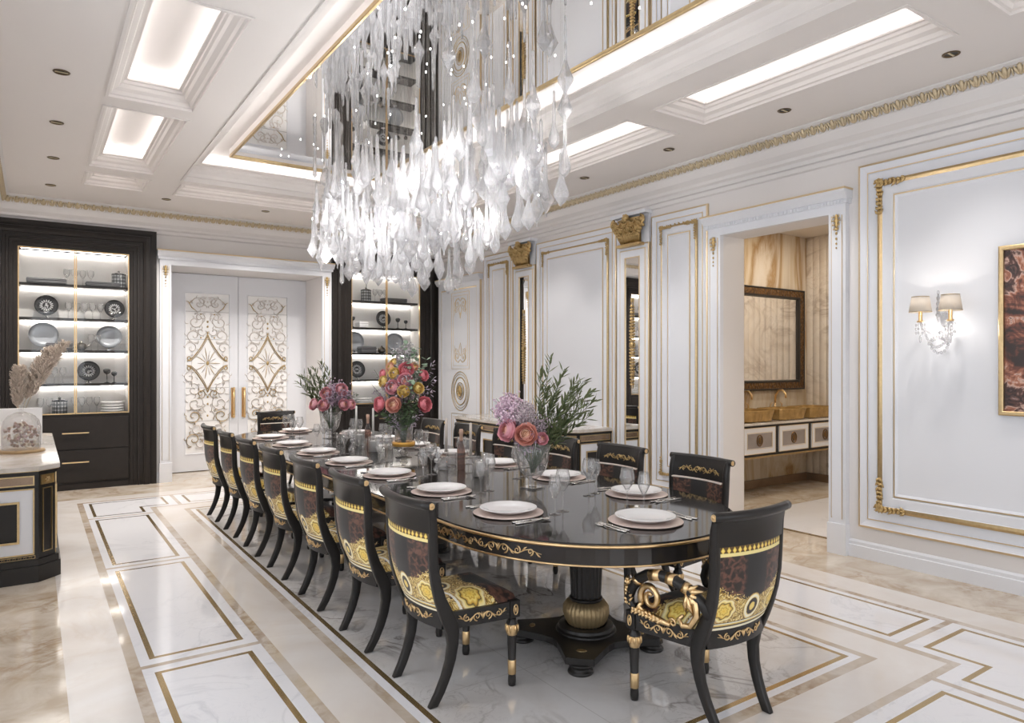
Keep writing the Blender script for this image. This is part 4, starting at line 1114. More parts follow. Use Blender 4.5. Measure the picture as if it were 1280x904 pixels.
# ---- centre pieces
def taper(x, y, zt, label):
    t = thing('candlestick', label, 'candlestick', (x, y, TZ), 0, 'taper candles along the table centre')
    m = MB(); m.lathe([(0, 0), (.042, 0), (.042, .004), (.014, .012), (.008, .03), (.016, .045), (.007, .06), (.007, .10), (.017, .112), (.016, .13), (.012, .13), (.011, .118), (0, .117)], 20); m.build('holder', [glass], t)
    m = MB(); m.lathe([(0, .118), (.0108, .118), (.0095, zt - TZ - .006), (.004, zt - TZ), (0, zt - TZ)], 14); m.build('candle', [waxw if y > 5 else wax], t)
    return t
taper(2.60, 4.66, 1.135, 'beige taper candle in glass holder, left of the near table bottle')
taper(2.60, 4.30, 1.125, 'beige taper candle in glass holder, right of the near table bottle')
taper(2.60, 6.46, 1.14, 'white taper candle in glass holder, left of the far table bottle')
taper(2.60, 6.05, 1.14, 'white taper candle in glass holder, just left of the tall bouquet')
bott_g = vessel_mat('brown_bottle_glass', (.50, .34, .28)); cork = M_plain('bottle_seal', (.55, .36, .27), .5)
def bottle(x, y, label):
    t = thing('wine_bottle', label, 'bottle', (x, y, TZ), 0, 'bottles on the table')
    m = MB(); m.lathe([(0, .002), (.029, .002), (.031, .01), (.031, .15), (.026, .175), (.014, .205), (.0125, .25), (0, .25)], 24); m.build('body', [bott_g], t)
    m = MB(); m.lathe([(.0135, .215), (.0135, .262), (.0155, .265), (.0155, .30), (.012, .305), (0, .305)], 18); m.build('neck_seal', [cork], t)
bottle(2.62, 4.47, 'brown bottle with tan neck seal among the near candles')
bottle(2.64, 6.27, 'brown bottle with tan neck seal among the far candles')
P_tb = lathe_obj('tumbler', [(0, .0), (.034, .0), (.037, .004), (.040, .095), (.0385, .095), (.0345, .010), (0, .010)], glass, 24)
tb = [(2.50, 4.86, 'glass tumbler left of the near taper candles'), (2.70, 4.75, 'glass tumbler behind the near left taper'), (2.50, 4.53, 'glass tumbler before the near bottle'), (2.70, 4.28, 'glass tumbler right of the near bottle'),
      (2.50, 6.62, 'glass tumbler by the far vase, left of the far tapers'), (2.70, 6.50, 'glass tumbler behind the far left taper'), (2.52, 6.10, 'glass tumbler before the far bottle'), (2.70, 5.92, 'glass tumbler close behind the tall bouquet stand')]
for x, y, l in tb: place(P_tb, (x, y, TZ), 0, l, 'tumbler', 'tumblers along the table centre')
def pillar(x, y, label, mt):
    t = thing('pillar_candle', label, 'candle', (x, y, TZ), 0, 'pillar candles in glass along the table')
    m = MB(); m.lathe([(0, 0), (.048, 0), (.050, .004), (.050, .14), (.048, .14), (.047, .008), (0, .008)], 24); m.build('glass_sleeve', [glass], t)
    m = MB(); m.lathe([(0, .009), (.034, .009), (.035, .10), (.033, .105), (0, .102)], 20); m.tube([(0, 0, .10), (0, 0, .114)], .0015, 5); m.build('candle', [mt], t)
pillar(2.56, 4.12, 'beige pillar candle in a glass sleeve, nearest candle to the near vase', wax); pillar(2.60, 6.28 - .42 + .42 + .10, 'pale pillar candle in a glass sleeve behind the far bottle', waxw); pillar(2.50, 5.80, 'pale pillar candle in a glass sleeve just left of the tall bouquet stand', waxw)
def coral(x, y, label):
    m = MB(); rnd = random.Random(int(x * 1000 + y * 10))
    for i in range(9):
        a = rnd.uniform(0, 2 * PI); r = rnd.uniform(.02, .05); h = rnd.uniform(.04, .10)
        m.tube([(0, 0, .01), (r * .5 * math.cos(a), r * .5 * math.sin(a), h * .6), (r * math.cos(a), r * math.sin(a), h)], [.006, .008, .004], 6)
        m.ell((r * math.cos(a), r * math.sin(a), h), .014, .010, .012, Euler((a, a, 0)), 0, 6, 4)
    m.lathe([(0, 0), (.03, 0), (.026, .015), (0, .02)], 14)
    o = m.build('napkin_flower', [china]); o.location = (x, y, TZ); tag(o, label, 'ornament', 'white flower ornaments along the table')
coral(2.72, 5.70, 'white flower ornament beside the tall bouquet stand, door side'); coral(2.72, 5.02, 'white flower ornament to the right of the tall bouquet stand'); coral(2.70, 6.80, 'white flower ornament near the far footed vase')

# ---- vases
def urn_vase(x, y, label):
    t = thing('footed_vase', label, 'vase', (x, y, TZ), 0, 'footed glass vases on the table')
    m = MB(); m.M = Matrix.Rotation(.22, 4, 'Z'); m.box(-.058, .058, -.058, .058, 0, .010); m.build('base', [glass], t, bevel=.002)
    m = MB(); m.lathe([(0, .010), (.026, .010), (.024, .018), (.014, .028), (.013, .046), (.028, .060), (.060, .085), (.088, .125), (.102, .175), (.108, .23), (.117, .285), (.1145, .285), (.105, .23), (.099, .176), (.085, .128), (.055, .090), (0, .075)], 40); m.build('bowl', [glass], t)
    return t
VX = [(2.61, 3.56), (2.60, 7.18)]
urn_vase(*VX[0], 'large footed glass vase on square base with coral peonies, nearest vase'); urn_vase(*VX[1], 'footed glass vase of pink roses near the double door end')
t = thing('cake_stand', 'glass pedestal stand under the tall central bouquet', 'stand', (2.58, 5.36, TZ))
m = MB(); m.lathe([(0, 0), (.070, 0), (.070, .005), (.03, .012), (.022, .02), (.036, .036), (.034, .05), (.016, .066), (.03, .080), (.118, .086), (.120, .094), (.0, .092)], 36); m.build('stand_body', [vessel_mat('smoky_glass', (.85, .83, .80))], t)
t = thing('cylinder_vase', 'tall glass cylinder vase with gold rim band holding the central bouquet', 'vase', (2.58, 5.36, TZ + .0945))
m = MB(); m.lathe([(0, 0), (.072, 0), (.074, .004), (.080, .29), (.078, .29), (.0705, .010), (0, .010)], 36); m.build('glass_body', [glass], t)
m = MB(); m.lathe([(.0755, .002), (.096, .003), (.097, .038), (.094, .040), (.0765, .038), (.0755, .002)], 40); m.build('gold_band', [M_plain('amber_gold_band', (.75, .42, .10), .3, .8)], t)

# ================================================================== FLOWERS
def petal_mat(name, c1, c2):
    t = NT(name); s = t.sep(t.uv()); c = t.mix(t.ramp(s[1], [(.35, 0), (.75, .6), (1, 1)]), tuple(q * .75 for q in c1), tuple(min(1, q * 1.15 + .05) for q in c2))
    return t.pbr(c, .55, 0.0, Subsurface_Weight=.0)
pk = [petal_mat('petal_pink', (.88, .34, .36), (.84, .46, .52)), petal_mat('petal_coral', (.88, .30, .20), (.84, .48, .40)), petal_mat('petal_yellow', (.85, .50, .08), (.86, .66, .25)), petal_mat('petal_rose', (.82, .16, .18), (.78, .28, .33)), petal_mat('petal_peach', (.85, .30, .12), (.86, .56, .40)), petal_mat('petal_lilac_pink', (.62, .32, .46), (.74, .50, .62))]
green = M_plain('olive_leaf', (.135, .165, .070), .5, 0, .4, 30); green2 = M_plain('stem_green', (.05, .085, .03), .5); euca = M_plain('eucalyptus_leaf', (.27, .37, .26), .55, 0, .3, 25); lil = M_plain('lilac_sprig', (.50, .38, .48), .6, 0, .35, 60); lil2 = M_plain('dusty_filler', (.42, .34, .37), .7, 0, .4, 80)
def rose_mesh(seed, outer, inner):
    rnd = random.Random(seed); m = MB()
    layers = [(3, .16, 150, 1), (4, .28, 140, 1), (5, .40, 132, 1), (6, .53, 125, 0), (7, .66, 117, 0), (7, .80, 108, 0), (8, .92, 98, 0), (8, 1.0, 84, 0)]
    for li, (n, rad, lift, mi) in enumerate(layers):
        for k in range(n):
            a0 = 2 * PI * (k + li * .37) / n + rnd.uniform(-.15, .15); sp = (2 * PI / n) * .78; rf = rnd.uniform(.9, 1.08); ph = rnd.uniform(0, 6)
            def Pt(u, v):
                a = a0 + (u - .5) * 2.1 * sp * math.sin(PI * (.14 + .58 * v)) ** .8
                ph_ = R(18) + (R(lift) * rf - R(18)) * v - .10 * (2 * u - 1) ** 2 * v
                rr_ = rad * (1 + .04 * math.sin(ph + 8 * u) * v) * (1 + (.10 * v ** 5 if li > 5 else 0))
                r = rr_ * math.sin(ph_); z = -rr_ * .82 * math.cos(ph_) + .12 * (1 - rad)
                return (r * math.cos(a), r * math.sin(a), z)
            m.grid(Pt, 5, 5, mi, True)
    m.ell((0, 0, .08), .12, .12, .16, None, 1, 8, 5)
    return m
rose_protos = {}
for nm, o_, i_ in (('pink', 0, 1), ('coral', 1, 4), ('yellow', 2, 2), ('rose', 3, 3), ('peach', 4, 2), ('peony', 0, 1)):
    me = rose_mesh(len(nm) * 7 + o_, o_, i_)
    ob = me.build('bloom', [pk[o_], pk[i_]], recalc=False); rose_protos[nm] = ob.data; bpy.data.objects.remove(ob)
CAMR = Vector((.8231, -.5678, 0)); CAMF = Vector((.5678, .8231, 0))
def flower(base, a, z, d, r, kind, label, group, nm='rose'):
    """bloom at offset a (across), height z, d towards the room's near side, stem down to the vase foot"""
    c = Vector((base[0], base[1], 0)) + CAMR * a - CAMF * d + Vector((0, 0, z))
    t = thing(nm, label, 'flower', c, 0, group)
    axis = (CAMR * a * 1.2 - CAMF * (d * 1.3 + .12) + Vector((0, 0, .07 + max(0, z - 1.45) * .3))).normalized()
    q = Vector((0, 0, 1)).rotation_difference(axis)
    o = bpy.data.objects.new('bloom', rose_protos[kind]); COL.objects.link(o); o.parent = t; o.rotation_euler = q.to_euler(); o.scale = (r, r, r)
    m = MB(); bt = Vector((base[0] + a * .10, base[1] + a * .08, base[2])) - c
    m.tube([-axis * r * .35, -axis * r * 1.2 + Vector((0, 0, -.02)), Vector((bt.x * .55, bt.y * .55, bt.z * .45)), Vector((bt.x * .9, bt.y * .9, bt.z * .75)), bt], .0028, 6); m.build('stem', [green2], t)
    return t
B1 = (2.61, 3.56, TZ + .10); B2 = (2.58, 5.36, TZ + .115); B3 = (2.60, 7.18, TZ + .10)
g1, g2, g3 = 'peonies in the near vase', 'roses in the tall central bouquet', 'roses in the far vase'
for a, z, d, r, k, l in ((-.045, 1.115, .10, .068, 'coral', 'coral peony at the front right of the near vase'), (-.165, 1.135, .05, .070, 'pink', 'pink peony at the front left of the near vase'), (.06, 1.085, .08, .040, 'peony', 'small dusky pink bloom at the right rim of the near vase')):
    flower(B1, a, z, d, r, k, l, g1, 'peony')
for a, z, d, r, k, l in ((.035, 1.505, .09, .062, 'rose', 'deep pink rose topmost in the central bouquet'), (.035, 1.415, .14, .062, 'pink', 'pink rose in the middle of the central bouquet'), (-.075, 1.36, .14, .060, 'pink', 'pink rose left of the middle in the central bouquet'),
                         (-.062, 1.215, .17, .064, 'coral', 'coral red rose at the lower front of the central bouquet'), (-.165, 1.405, .09, .046, 'yellow', 'yellow rose at the left of the central bouquet'), (-.065, 1.475, .12, .046, 'yellow', 'yellow rose at the upper left of the central bouquet'),
                         (.025, 1.325, .18, .048, 'yellow', 'yellow rose at the lower middle of the central bouquet'), (.145, 1.35, .12, .046, 'yellow', 'yellow rose at the right of the central bouquet'), (-.195, 1.215, .10, .062, 'rose', 'drooping coral rose at the lower left of the central bouquet'),
                         (.195, 1.215, .10, .064, 'rose', 'drooping coral rose at the lower right of the central bouquet'), (-.18, 1.465, .03, .040, 'rose', 'small deep pink rose at the far left of the central bouquet'), (-.11, 1.525, .06, .040, 'peach', 'peach rose at the upper left edge of the central bouquet'),
                         (.18, 1.455, .05, .046, 'rose', 'deep pink rose at the right edge of the central bouquet'), (-.09, 1.565, .02, .038, 'yellow', 'pale yellow rose at the top left of the central bouquet'), (.10, 1.53, .05, .036, 'peach', 'peach rose at the top right of the central bouquet')):
    flower(B2, a, z, d, r, k, l, g2)
for a, z, d, r, k, l in ((-.035, 1.245, .07, .062, 'pink', 'pink rose at the top left of the far vase'), (.14, 1.28, .06, .066, 'pink', 'pink rose at the top right of the far vase'), (-.045, 1.12, .12, .062, 'peony', 'pink rose at the front centre of the far vase'),
                         (-.17, 1.125, .06, .062, 'pink', 'pink rose at the left edge of the far vase'), (.175, 1.125, .10, .060, 'peony', 'pink rose at the lower right of the far vase'), (.235, 1.125, .03, .054, 'pink', 'pink rose at the far right edge of the far vase')):
    flower(B3, a, z, d, r, k, l, g3)
def olive(base, tip, label, group, seed, n=26, ls=.045):
    ls *= 1.65
    rnd = random.Random(seed); b = Vector(base); e = Vector(base[:2] + (0,)) + CAMR * tip[0] - CAMF * tip[2] + Vector((0, 0, tip[1]))
    t = thing('olive_branch', label, 'branch', b, 0, group); m = MB(); pts = []
    mid = (b + e) / 2 + Vector((0, 0, .06)) - (e - b).cross(Vector((0, 0, 1))) * .0
    for i in range(13):
        q = i / 12; p = b.lerp(mid, q).lerp(mid.lerp(e, q), q) - b; pts.append(p)
    m.tube(pts, [.003 - .0015 * i / 12 for i in range(13)], 5); m.build('twig', [green2], t)
    m = MB()
    for i in range(n):
        q = .38 + .62 * (i + rnd.random() * .6) / n; j = min(11, int(q * 12)); p = pts[j].lerp(pts[j + 1], q * 12 - j); d = (pts[j + 1] - pts[j]).normalized()
        side = d.orthogonal().normalized(); side.rotate(Matrix.Rotation(rnd.uniform(0, 2 * PI), 3, d)); v = (d * .75 + side * rnd.uniform(.5, .95)).normalized(); w = v.cross(side).normalized() if v.cross(side).length > .01 else d.orthogonal()
        l = ls * rnd.uniform(.6, 1.15); hw = l * .095; c = v.cross(w) * (l * .05)
        vs = [p, p + v * l * .35 + w * hw, p + v * l * .75 + w * hw * .8 + c, p + v * l + c, p + v * l * .75 - w * hw * .8 + c, p + v * l * .35 - w * hw, p + v * l * .5 + c * 1.5]
        m.add(vs, [(0, 1, 6, 5), (1, 2, 3, 6), (6, 3, 4, 5)], 0, True)
    m.build('leaves', [green], t, recalc=False, solid=.0007)
rnd = random.Random(11)
tips = [(.12, 1.60, .02), (.06, 1.50, .0), (.20, 1.52, .05), (.17, 1.42, -.08), (.28, 1.45, .02), (.33, 1.44, -.05), (.37, 1.38, .05), (.40, 1.32, -.02), (.30, 1.28, .08), (.36, 1.22, .03), (.25, 1.20, -.1), (.14, 1.32, -.12), (.22, 1.34, .10), (.10, 1.40, .06), (.31, 1.34, -.12), (.18, 1.18, .08), (.26, 1.40, .0), (.16, 1.25, .0)]
for i, tp in enumerate(tips): olive(B1, tp, 'leafy olive branch fanning out right of the near peonies', 'olive branches in the near vase', 40 + i, 30)
tips = [(-.03, 1.52, 0), (-.10, 1.58, .0), (-.16, 1.50, .03), (-.22, 1.46, 0), (-.28, 1.44, .02), (-.33, 1.42, -.03), (-.20, 1.38, .05), (-.26, 1.32, 0), (-.08, 1.42, -.05), (-.15, 1.40, -.05), (-.34, 1.36, .03)]
for i, tp in enumerate(tips): olive(B3, tp, 'leafy olive branch fanning out left of the far pink roses', 'olive branches in the far vase', 80 + i, 26, .05)
def filler(base, cen, rad, n, label, name, mats, seed, sz=.008, spray=.05):
    rnd = random.Random(seed); t = thing(name, label, 'flower', base)
    m = MB(); b = Vector(base); c = Vector(base[:2] + (0,)) + CAMR * cen[0] - CAMF * cen[2] + Vector((0, 0, cen[1])) - b
    for i in range(n):
        v = Vector((rnd.gauss(0, 1), rnd.gauss(0, 1), rnd.gauss(0, 1))).normalized(); p = c + v * rad * rnd.uniform(.55, 1.0)
        q = c * .72 + v * rad * .2
        m.tube([q, p], [.0012, .0008], 4)
        for k in range(4):
            w = p + Vector((rnd.gauss(0, 1), rnd.gauss(0, 1), rnd.gauss(0, 1))) * spray * .3; m.ell(w, sz, sz * .7, sz, Euler((rnd.random() * 3, rnd.random() * 3, 0)), 0, 5, 4)
    m.build('florets', mats, t)
    m = MB()
    for k in range(3): m.tube([(.008 * k, 0, 0), c * .4 + Vector((.01 * k, 0, -.02)), c * .75], .0022, 5)
    m.build('stem', [green2], t)
filler(B1, (-.06, 1.235, .02), .085, 150, 'dusty pink filler blossom above the coral peony', 'filler_blossom', [M_plain('pale_dusty_blossom', (.58, .49, .52), .7, 0, .35, 80)], 1, .006, .04)
filler(B1, (-.135, 1.255, -.02), .095, 150, 'lilac pink feathery bloom at the upper left of the near vase', 'feathery_bloom', [M_plain('pale_orchid_petal', (.76, .58, .68), .6, 0, .2, 60)], 2, .009, .05)
filler(B1, (.045, 1.165, .03), .05, 40, 'small dusty blossoms right of the coral peony', 'filler_blossom', [lil2], 3, .007)
filler(B2, (0, 1.38, .02), .17, 160, 'dusty filler blossoms among the roses of the central bouquet', 'filler_blossom', [lil2], 4, .009, .06)
filler(B2, (0, 1.64, 0), .09, 60, 'pale grey filler sprig at the top of the central bouquet', 'filler_blossom', [M_plain('grey_sprig', (.45, .42, .43), .6, 0, .3, 60)], 5, .009, .06)
filler(B3, (.06, 1.22, .0), .16, 140, 'lilac filler blossoms among the far pink roses', 'filler_blossom', [lil], 6, .009, .06)
def spray(base, tips, label, name, mat, seed, ls=.03, wd=.011):
    rnd = random.Random(seed); t = thing(name, label, 'foliage', base); b = Vector(base); m = MB(); s = MB()
    for tp in tips:
        e = Vector(base[:2] + (0,)) + CAMR * tp[0] - CAMF * tp[2] + Vector((0, 0, tp[1])) - b
        pts = [Vector((0, 0, 0)), Vector((e.x * .3, e.y * .3, e.z * .6)), e]
        P_ = [Vector((0, 0, 0)).lerp(pts[1], i / 8).lerp(pts[1].lerp(e, i / 8), i / 8) for i in range(9)]
        s.tube(P_, .0016, 4)
        for i in range(24):
            q = .50 + .50 * rnd.random(); j = min(7, int(q * 8)); p = P_[j].lerp(P_[j + 1], q * 8 - j)
            v = Vector((rnd.gauss(0, 1), rnd.gauss(0, 1), rnd.gauss(0, .6))).normalized()
            m.ell(p + v * ls * .8, ls * .5, wd, .0025, v.to_track_quat('X', 'Z').to_matrix(), 0, 7, 4)
    m.build('leaves', [mat], t); s.build('twig', [green2], t)
spray(B2, [(.02, 1.72, 0), (.10, 1.70, .02), (.14, 1.63, .0), (.19, 1.58, .03), (-.03, 1.66, .04), (.06, 1.60, .08), (.17, 1.50, .08), (.10, 1.45, .16), (-.10, 1.62, -.03)], 'round leaved eucalyptus rising from the central bouquet', 'eucalyptus_spray', euca, 5, .046, .021)
spray(B2, [(-.20, 1.14, .12), (-.17, 1.17, .1), (.10, 1.15, .14), (.03, 1.12, .12), (.14, 1.22, .1), (.08, 1.28, .12), (-.1, 1.13, .12), (.16, 1.28, .05), (.0, 1.2, .12)], 'dark green leaves at the base of the central bouquet', 'leaf_spray', M_plain('bouquet_leaf', (.10, .16, .07), .5, 0, .3, 30), 6, .036, .014)
spray(B2, [(-.25, 1.50, .0), (-.27, 1.38, .02), (-.24, 1.33, .06), (.26, 1.44, .02), (.27, 1.36, .03), (.25, 1.56, 0), (-.22, 1.44, .03), (-.1, 1.11, .15), (.14, 1.13, .14)], 'lilac feathery sprigs at both sides of the central bouquet', 'lilac_sprig', M_plain('pale_lilac_leaf', (.50, .42, .52), .55, 0, .25, 40), 7, .04, .007)
spray(B3, [(.0, 1.10, .1), (-.10, 1.12, .1), (.10, 1.10, .1), (.2, 1.2, .0), (.28, 1.24, .0), (.1, 1.33, .0)], 'mixed leaves between the far pink roses', 'leaf_spray', M_plain('vase_leaf', (.20, .22, .17), .5, 0, .3, 30), 8, .03, .010)
spray(B1, [(-.27, 1.26, .0), (-.23, 1.33, .0), (-.16, 1.37, .0), (-.21, 1.20, .03), (.02, 1.13, .09), (-.1, 1.1, .06)], 'lilac feathery sprigs left of the near peonies', 'lilac_sprig', M_plain('lilac_leaf', (.48, .33, .46), .55, 0, .25, 40), 9, .04, .006)

# ================================================================== CHANDELIER
t = thing('crystal_chandelier', 'large chandelier of hanging clear glass drops over the dining table', 'chandelier', (2.52, 5.1, 3.714))
def drop_mesh(kind, rnd):
    m = MB(); seg = 10
    if kind == 0:   # long teardrop with thick neck
        L = rnd.uniform(.36, .50); r = rnd.uniform(.038, .050)
        m.lathe([(0, 0), (r * .35, .012), (r * .8, .035), (r, .065), (r * .85, .10), (r * .45, .15), (r * .30, .20), (.0115, .27), (.010, L - .01), (.004, L), (0, L)], seg, smooth=True)
    elif kind == 1:  # faceted lozenge with stems
        L = rnd.uniform(.34, .52); r = rnd.uniform(.046, .060)
        m.lathe([(0, 0), (.005, .004), (.007, .03), (r * .5, .07), (r, .12), (r * .55, .175), (.012, .24), (.009, L - .01), (0, L)], 6, smooth=False)
    elif kind == 2:  # diamond tip
        L = rnd.uniform(.30, .42); r = rnd.uniform(.044, .058)
        m.lathe([(0, 0), (r * .55, .035), (r, .075), (r * .6, .13), (.013, .19), (.010, L - .01), (0, L)], 5, smooth=False)
    else:           # rippled small drop
        L = rnd.uniform(.30, .45); pf = [(0, 0)]
        for i in range(1, 14): pf.append((.011 + .010 * abs(math.sin(i * 1.15)) * (1 - i / 16), L * i / 14))
        pf.append((0, L)); m.lathe(pf, seg)
    return m, L
rnd = random.Random(21); dm = []
for k in range(14):
    m, L = drop_mesh([0, 1, 2, 0, 3, 1, 2, 0, 3, 0, 1, 2, 0, 3][k], rnd); o = m.build('glass_drop', [crystal]); dm.append((o.data, L)); bpy.data.objects.remove(o)
pend = []
tries = 0
while len(pend) < 345 and tries < 60000:
    tries += 1
    x = rnd.uniform(-.44, .44); y = rnd.uniform(-1.85, 1.85)
    if (abs(x) / .44) ** 3 + (abs(y) / 1.85) ** 3 > 1: continue
    if any((x - a) ** 2 + (y - b) ** 2 < .054 ** 2 for a, b, *_ in pend): continue
    zb = 2.10 + .50 * (abs(y + .02) / 1.85) ** 1.8 + .08 * (abs(x) / .44) ** 2
    up = rnd.random() ** 1.2
    z = zb + up * .80 + rnd.uniform(-.03, .03)
    if rnd.random() < .06: z = zb + rnd.uniform(.8, 1.0)
    pend.append((x, y, z, rnd.randrange(14), rnd.uniform(0, 6.28)))
w = MB(); rest = MB()
pend.sort(key=lambda q: ((q[0] + 2.52) * .5678 + (q[1] + 5.1) * .8231) + (q[2] - 2.1) * 1.2)
for i, (x, y, z, k, a) in enumerate(pend):
    me, L = dm[k]
    w.tube([(x, y, z + L - 3.714 - .005), (x, y, -.002)], .0005, 3)
    if i < 100:
        o = bpy.data.objects.new('glass_drop', me); COL.objects.link(o); o.parent = t; o.location = (x, y, z - 3.714); o.rotation_euler = (0, 0, a)
    else:
        rest.M = Matrix.Translation((x, y, z - 3.714)) @ Matrix.Rotation(a, 4, 'Z'); rest.add([v.co[:] for v in me.vertices], [tuple(p.vertices) for p in me.polygons], 0, me.polygons[0].use_smooth); rest.M = Matrix.Identity(4)
o = rest.build('glass_drops', [crystal], t); o['kind'] = 'stuff'
o = w.build('suspension_wires', [chrome], t); o['kind'] = 'stuff'
m = MB()
for i in range(60):
    x, y = rnd.uniform(-.55, .55), rnd.uniform(-2.2, 2.2); m.box(x - .0035, x + .0035, y - .0035, y + .0035, -.004, .0)
o = m.build('light_points', [emit('chandelier_points', (1, .97, .93), 12)], t); o['kind'] = 'stuff'

for k in range(26):  # bare point lights added among the drops to brighten room and glass
    L = bpy.data.lights.new('chandelier_lamp', 'POINT'); L.energy = CHL; L.color = (1, .985, .975); L.shadow_soft_size = .006
    lo = bpy.data.objects.new('chandelier_lamp', L); COL.objects.link(lo); lo.location = (2.52 + (.30, -.25, .05, -.38)[k % 4], 3.35 + .14 * k, (3.02, 2.55, 2.8, 2.65, 2.9)[k % 5])
# ================================================================== CABINET CONTENTS
def stand_plate(x, z, r, mat, label, grp, y=10.30, rim=None):
    t = thing('display_plate', label, 'plate', (x, y, z), 0, grp)
    m = MB(); m.M = Matrix.Translation((0, 0, r + .03)) @ Matrix.Rotation(R(82), 4, 'X')
    m.lathe([(0, -.004), (r * .6, -.004), (r, .014), (r, .018), (r * .66, .004), (r * .60, .0), (0, .0)], 36, 0)
    if rim:
        rn = random.Random(int(x * 100)); 
        for i in range(16):
            a = i * PI / 8; m.ell((r * .45 * math.cos(a), r * .45 * math.sin(a), .003), r * .16, r * .07, .002, Euler((0, 0, a)), 1, 6, 4)
        for i in range(9):
            a = rn.uniform(0, 6.28); q = rn.uniform(0, r * .3); m.ell((q * math.cos(a), q * math.sin(a), .003), r * .12, r * .05, .002, Euler((0, 0, a * 2)), 1, 6, 4)
    m.build('plate', [mat, rim or mat], t)
    m = MB(); m.lathe([(0, 0), (.04, 0), (.035, .008), (.010, .018), (.008, .04), (.02, .05), (0, .05)], 16, 0, (0, -.01, 0)); m.build('stand', [chrome if rim else pewter], t)
def stack(x, z, r, n, mat, label, name='plate_stack', y=10.22, h=.014):
    o = None
    for i in range(n):
        o = lathe_obj(name if name != 'plate_stack' else 'stacked_plate', [(0, 0), (r * .6, 0), (r, h * .7), (r, h), (r * .92, h), (r * .6, h * .5), (0, h * .5)], mat, 28)
        o.location = (x, y, z + i * h); tag(o, label % (['lowest', 'second lowest', 'middle', 'fourth', 'fifth', 'topmost'][i] if i < n - 1 else 'topmost'), 'plate', 'stacked plates in the cabinets')
def plaid(nm='plaid_glaze'):
    t = NT(nm); s = t.sep(t.obj()); ang = t.math('ARCTAN2', s[1], s[0])
    a = t.math('LESS_THAN', t.math('FRACT', t.math('MULTIPLY', ang, 2.2)), .35); b = t.math('LESS_THAN', t.math('FRACT', t.math('MULTIPLY', s[2], 22)), .35)
    f = t.math('MULTIPLY', t.math('ADD', a, b), .5); return t.pbr(t.ramp(f, [(0, (.04, .042, .045)), (.5, (.16, .17, .18)), (1, (.55, .55, .55))], 'CONSTANT'), .3)
plm = plaid()
def jar(x, z, label, s=1.0, y=10.20):
    t = thing('lidded_jar', label, 'jar', (x, y, z), 0, 'plaid jars in the cabinets'); 
    m = MB(); m.lathe([(0, 0), (.075 * s, 0), (.080 * s, .01), (.080 * s, .15 * s), (.075 * s, .155 * s), (0, .155 * s)], 28); m.build('body', [plm], t)
    m = MB(); m.lathe([(.082 * s, .155 * s), (.082 * s, .17 * s), (.04 * s, .185 * s), (.012, .19 * s), (.018, .205 * s), (0, .215 * s)], 24); m.build('lid', [darkglaze], t)
P_cg = lathe_obj('stemmed_glass', wine_prof(.20, .040, .034, .09), glass, 18)
cgf = []
def cg(x, z, label, y=10.25):
    o = P_cg if not cgf else P_cg.copy()
    if cgf: COL.objects.link(o)
    cgf.append(1); o.location = (x, y, z); tag(o, label, 'glass', 'stemmed glasses in the cabinets')
def cup(x, z, s, label, y=10.22):
    o = lathe_obj('stemmed_cup', [(0, 0), (.030 * s, 0), (.028 * s, .006), (.005, .015), (.005, .09 * s), (.03 * s, .11 * s), (.036 * s, .14 * s), (.02 * s, .155 * s), (0, .15 * s)], darkglaze, 20); o.location = (x, y, z); tag(o, label, 'cup', 'dark stemmed cups in the cabinets')
def teapot(x, z, label, y=10.22):
    t = thing('teapot', label, 'teapot', (x, y, z), 0, None)
    m = MB(); m.lathe([(0, 0), (.03, 0), (.055, .02), (.062, .05), (.045, .085), (.02, .095), (.018, .10), (.010, .115), (0, .12)], 24); m.build('body', [M_plain('teapot_glaze', (.10, .085, .07), .15, .5)], t)
    m = MB(); m.tube([(.05, 0, .04), (.08, 0, .055), (.095, 0, .085)], [.012, .009, .006], 8); m.build('spout', [chrome], t)
    m = MB(); m.tube([(-.05, 0, .07), (-.09, 0, .075), (-.09, 0, .035), (-.055, 0, .03)], .005, 8); m.build('handle', [chrome], t)
def tray(x, z, w, h, label, mat=None, y=10.2):
    m = MB(); m.box(-w / 2, w / 2, -.09, .09, 0, h); m.box(-w / 2 - .006, w / 2 + .006, -.096, .096, h * .62, h * .8); m.box(-w / 2 - .004, w / 2 + .004, -.094, .094, h * .2, h * .35)
    o = m.build('serving_tray', [mat or M_plain('dark_tray', (.09, .09, .095), .35)], bevel=.004); o.location = (x, y, z); tag(o, label, 'tray')
S0, S1, S2, S3, SB = 2.53, 2.115, 1.72, 1.305, .93
dkr = M_plain('plate_motif', (.55, .55, .56), .3)
Lc, Rc = 'in the left cabinet', 'in the right cabinet'
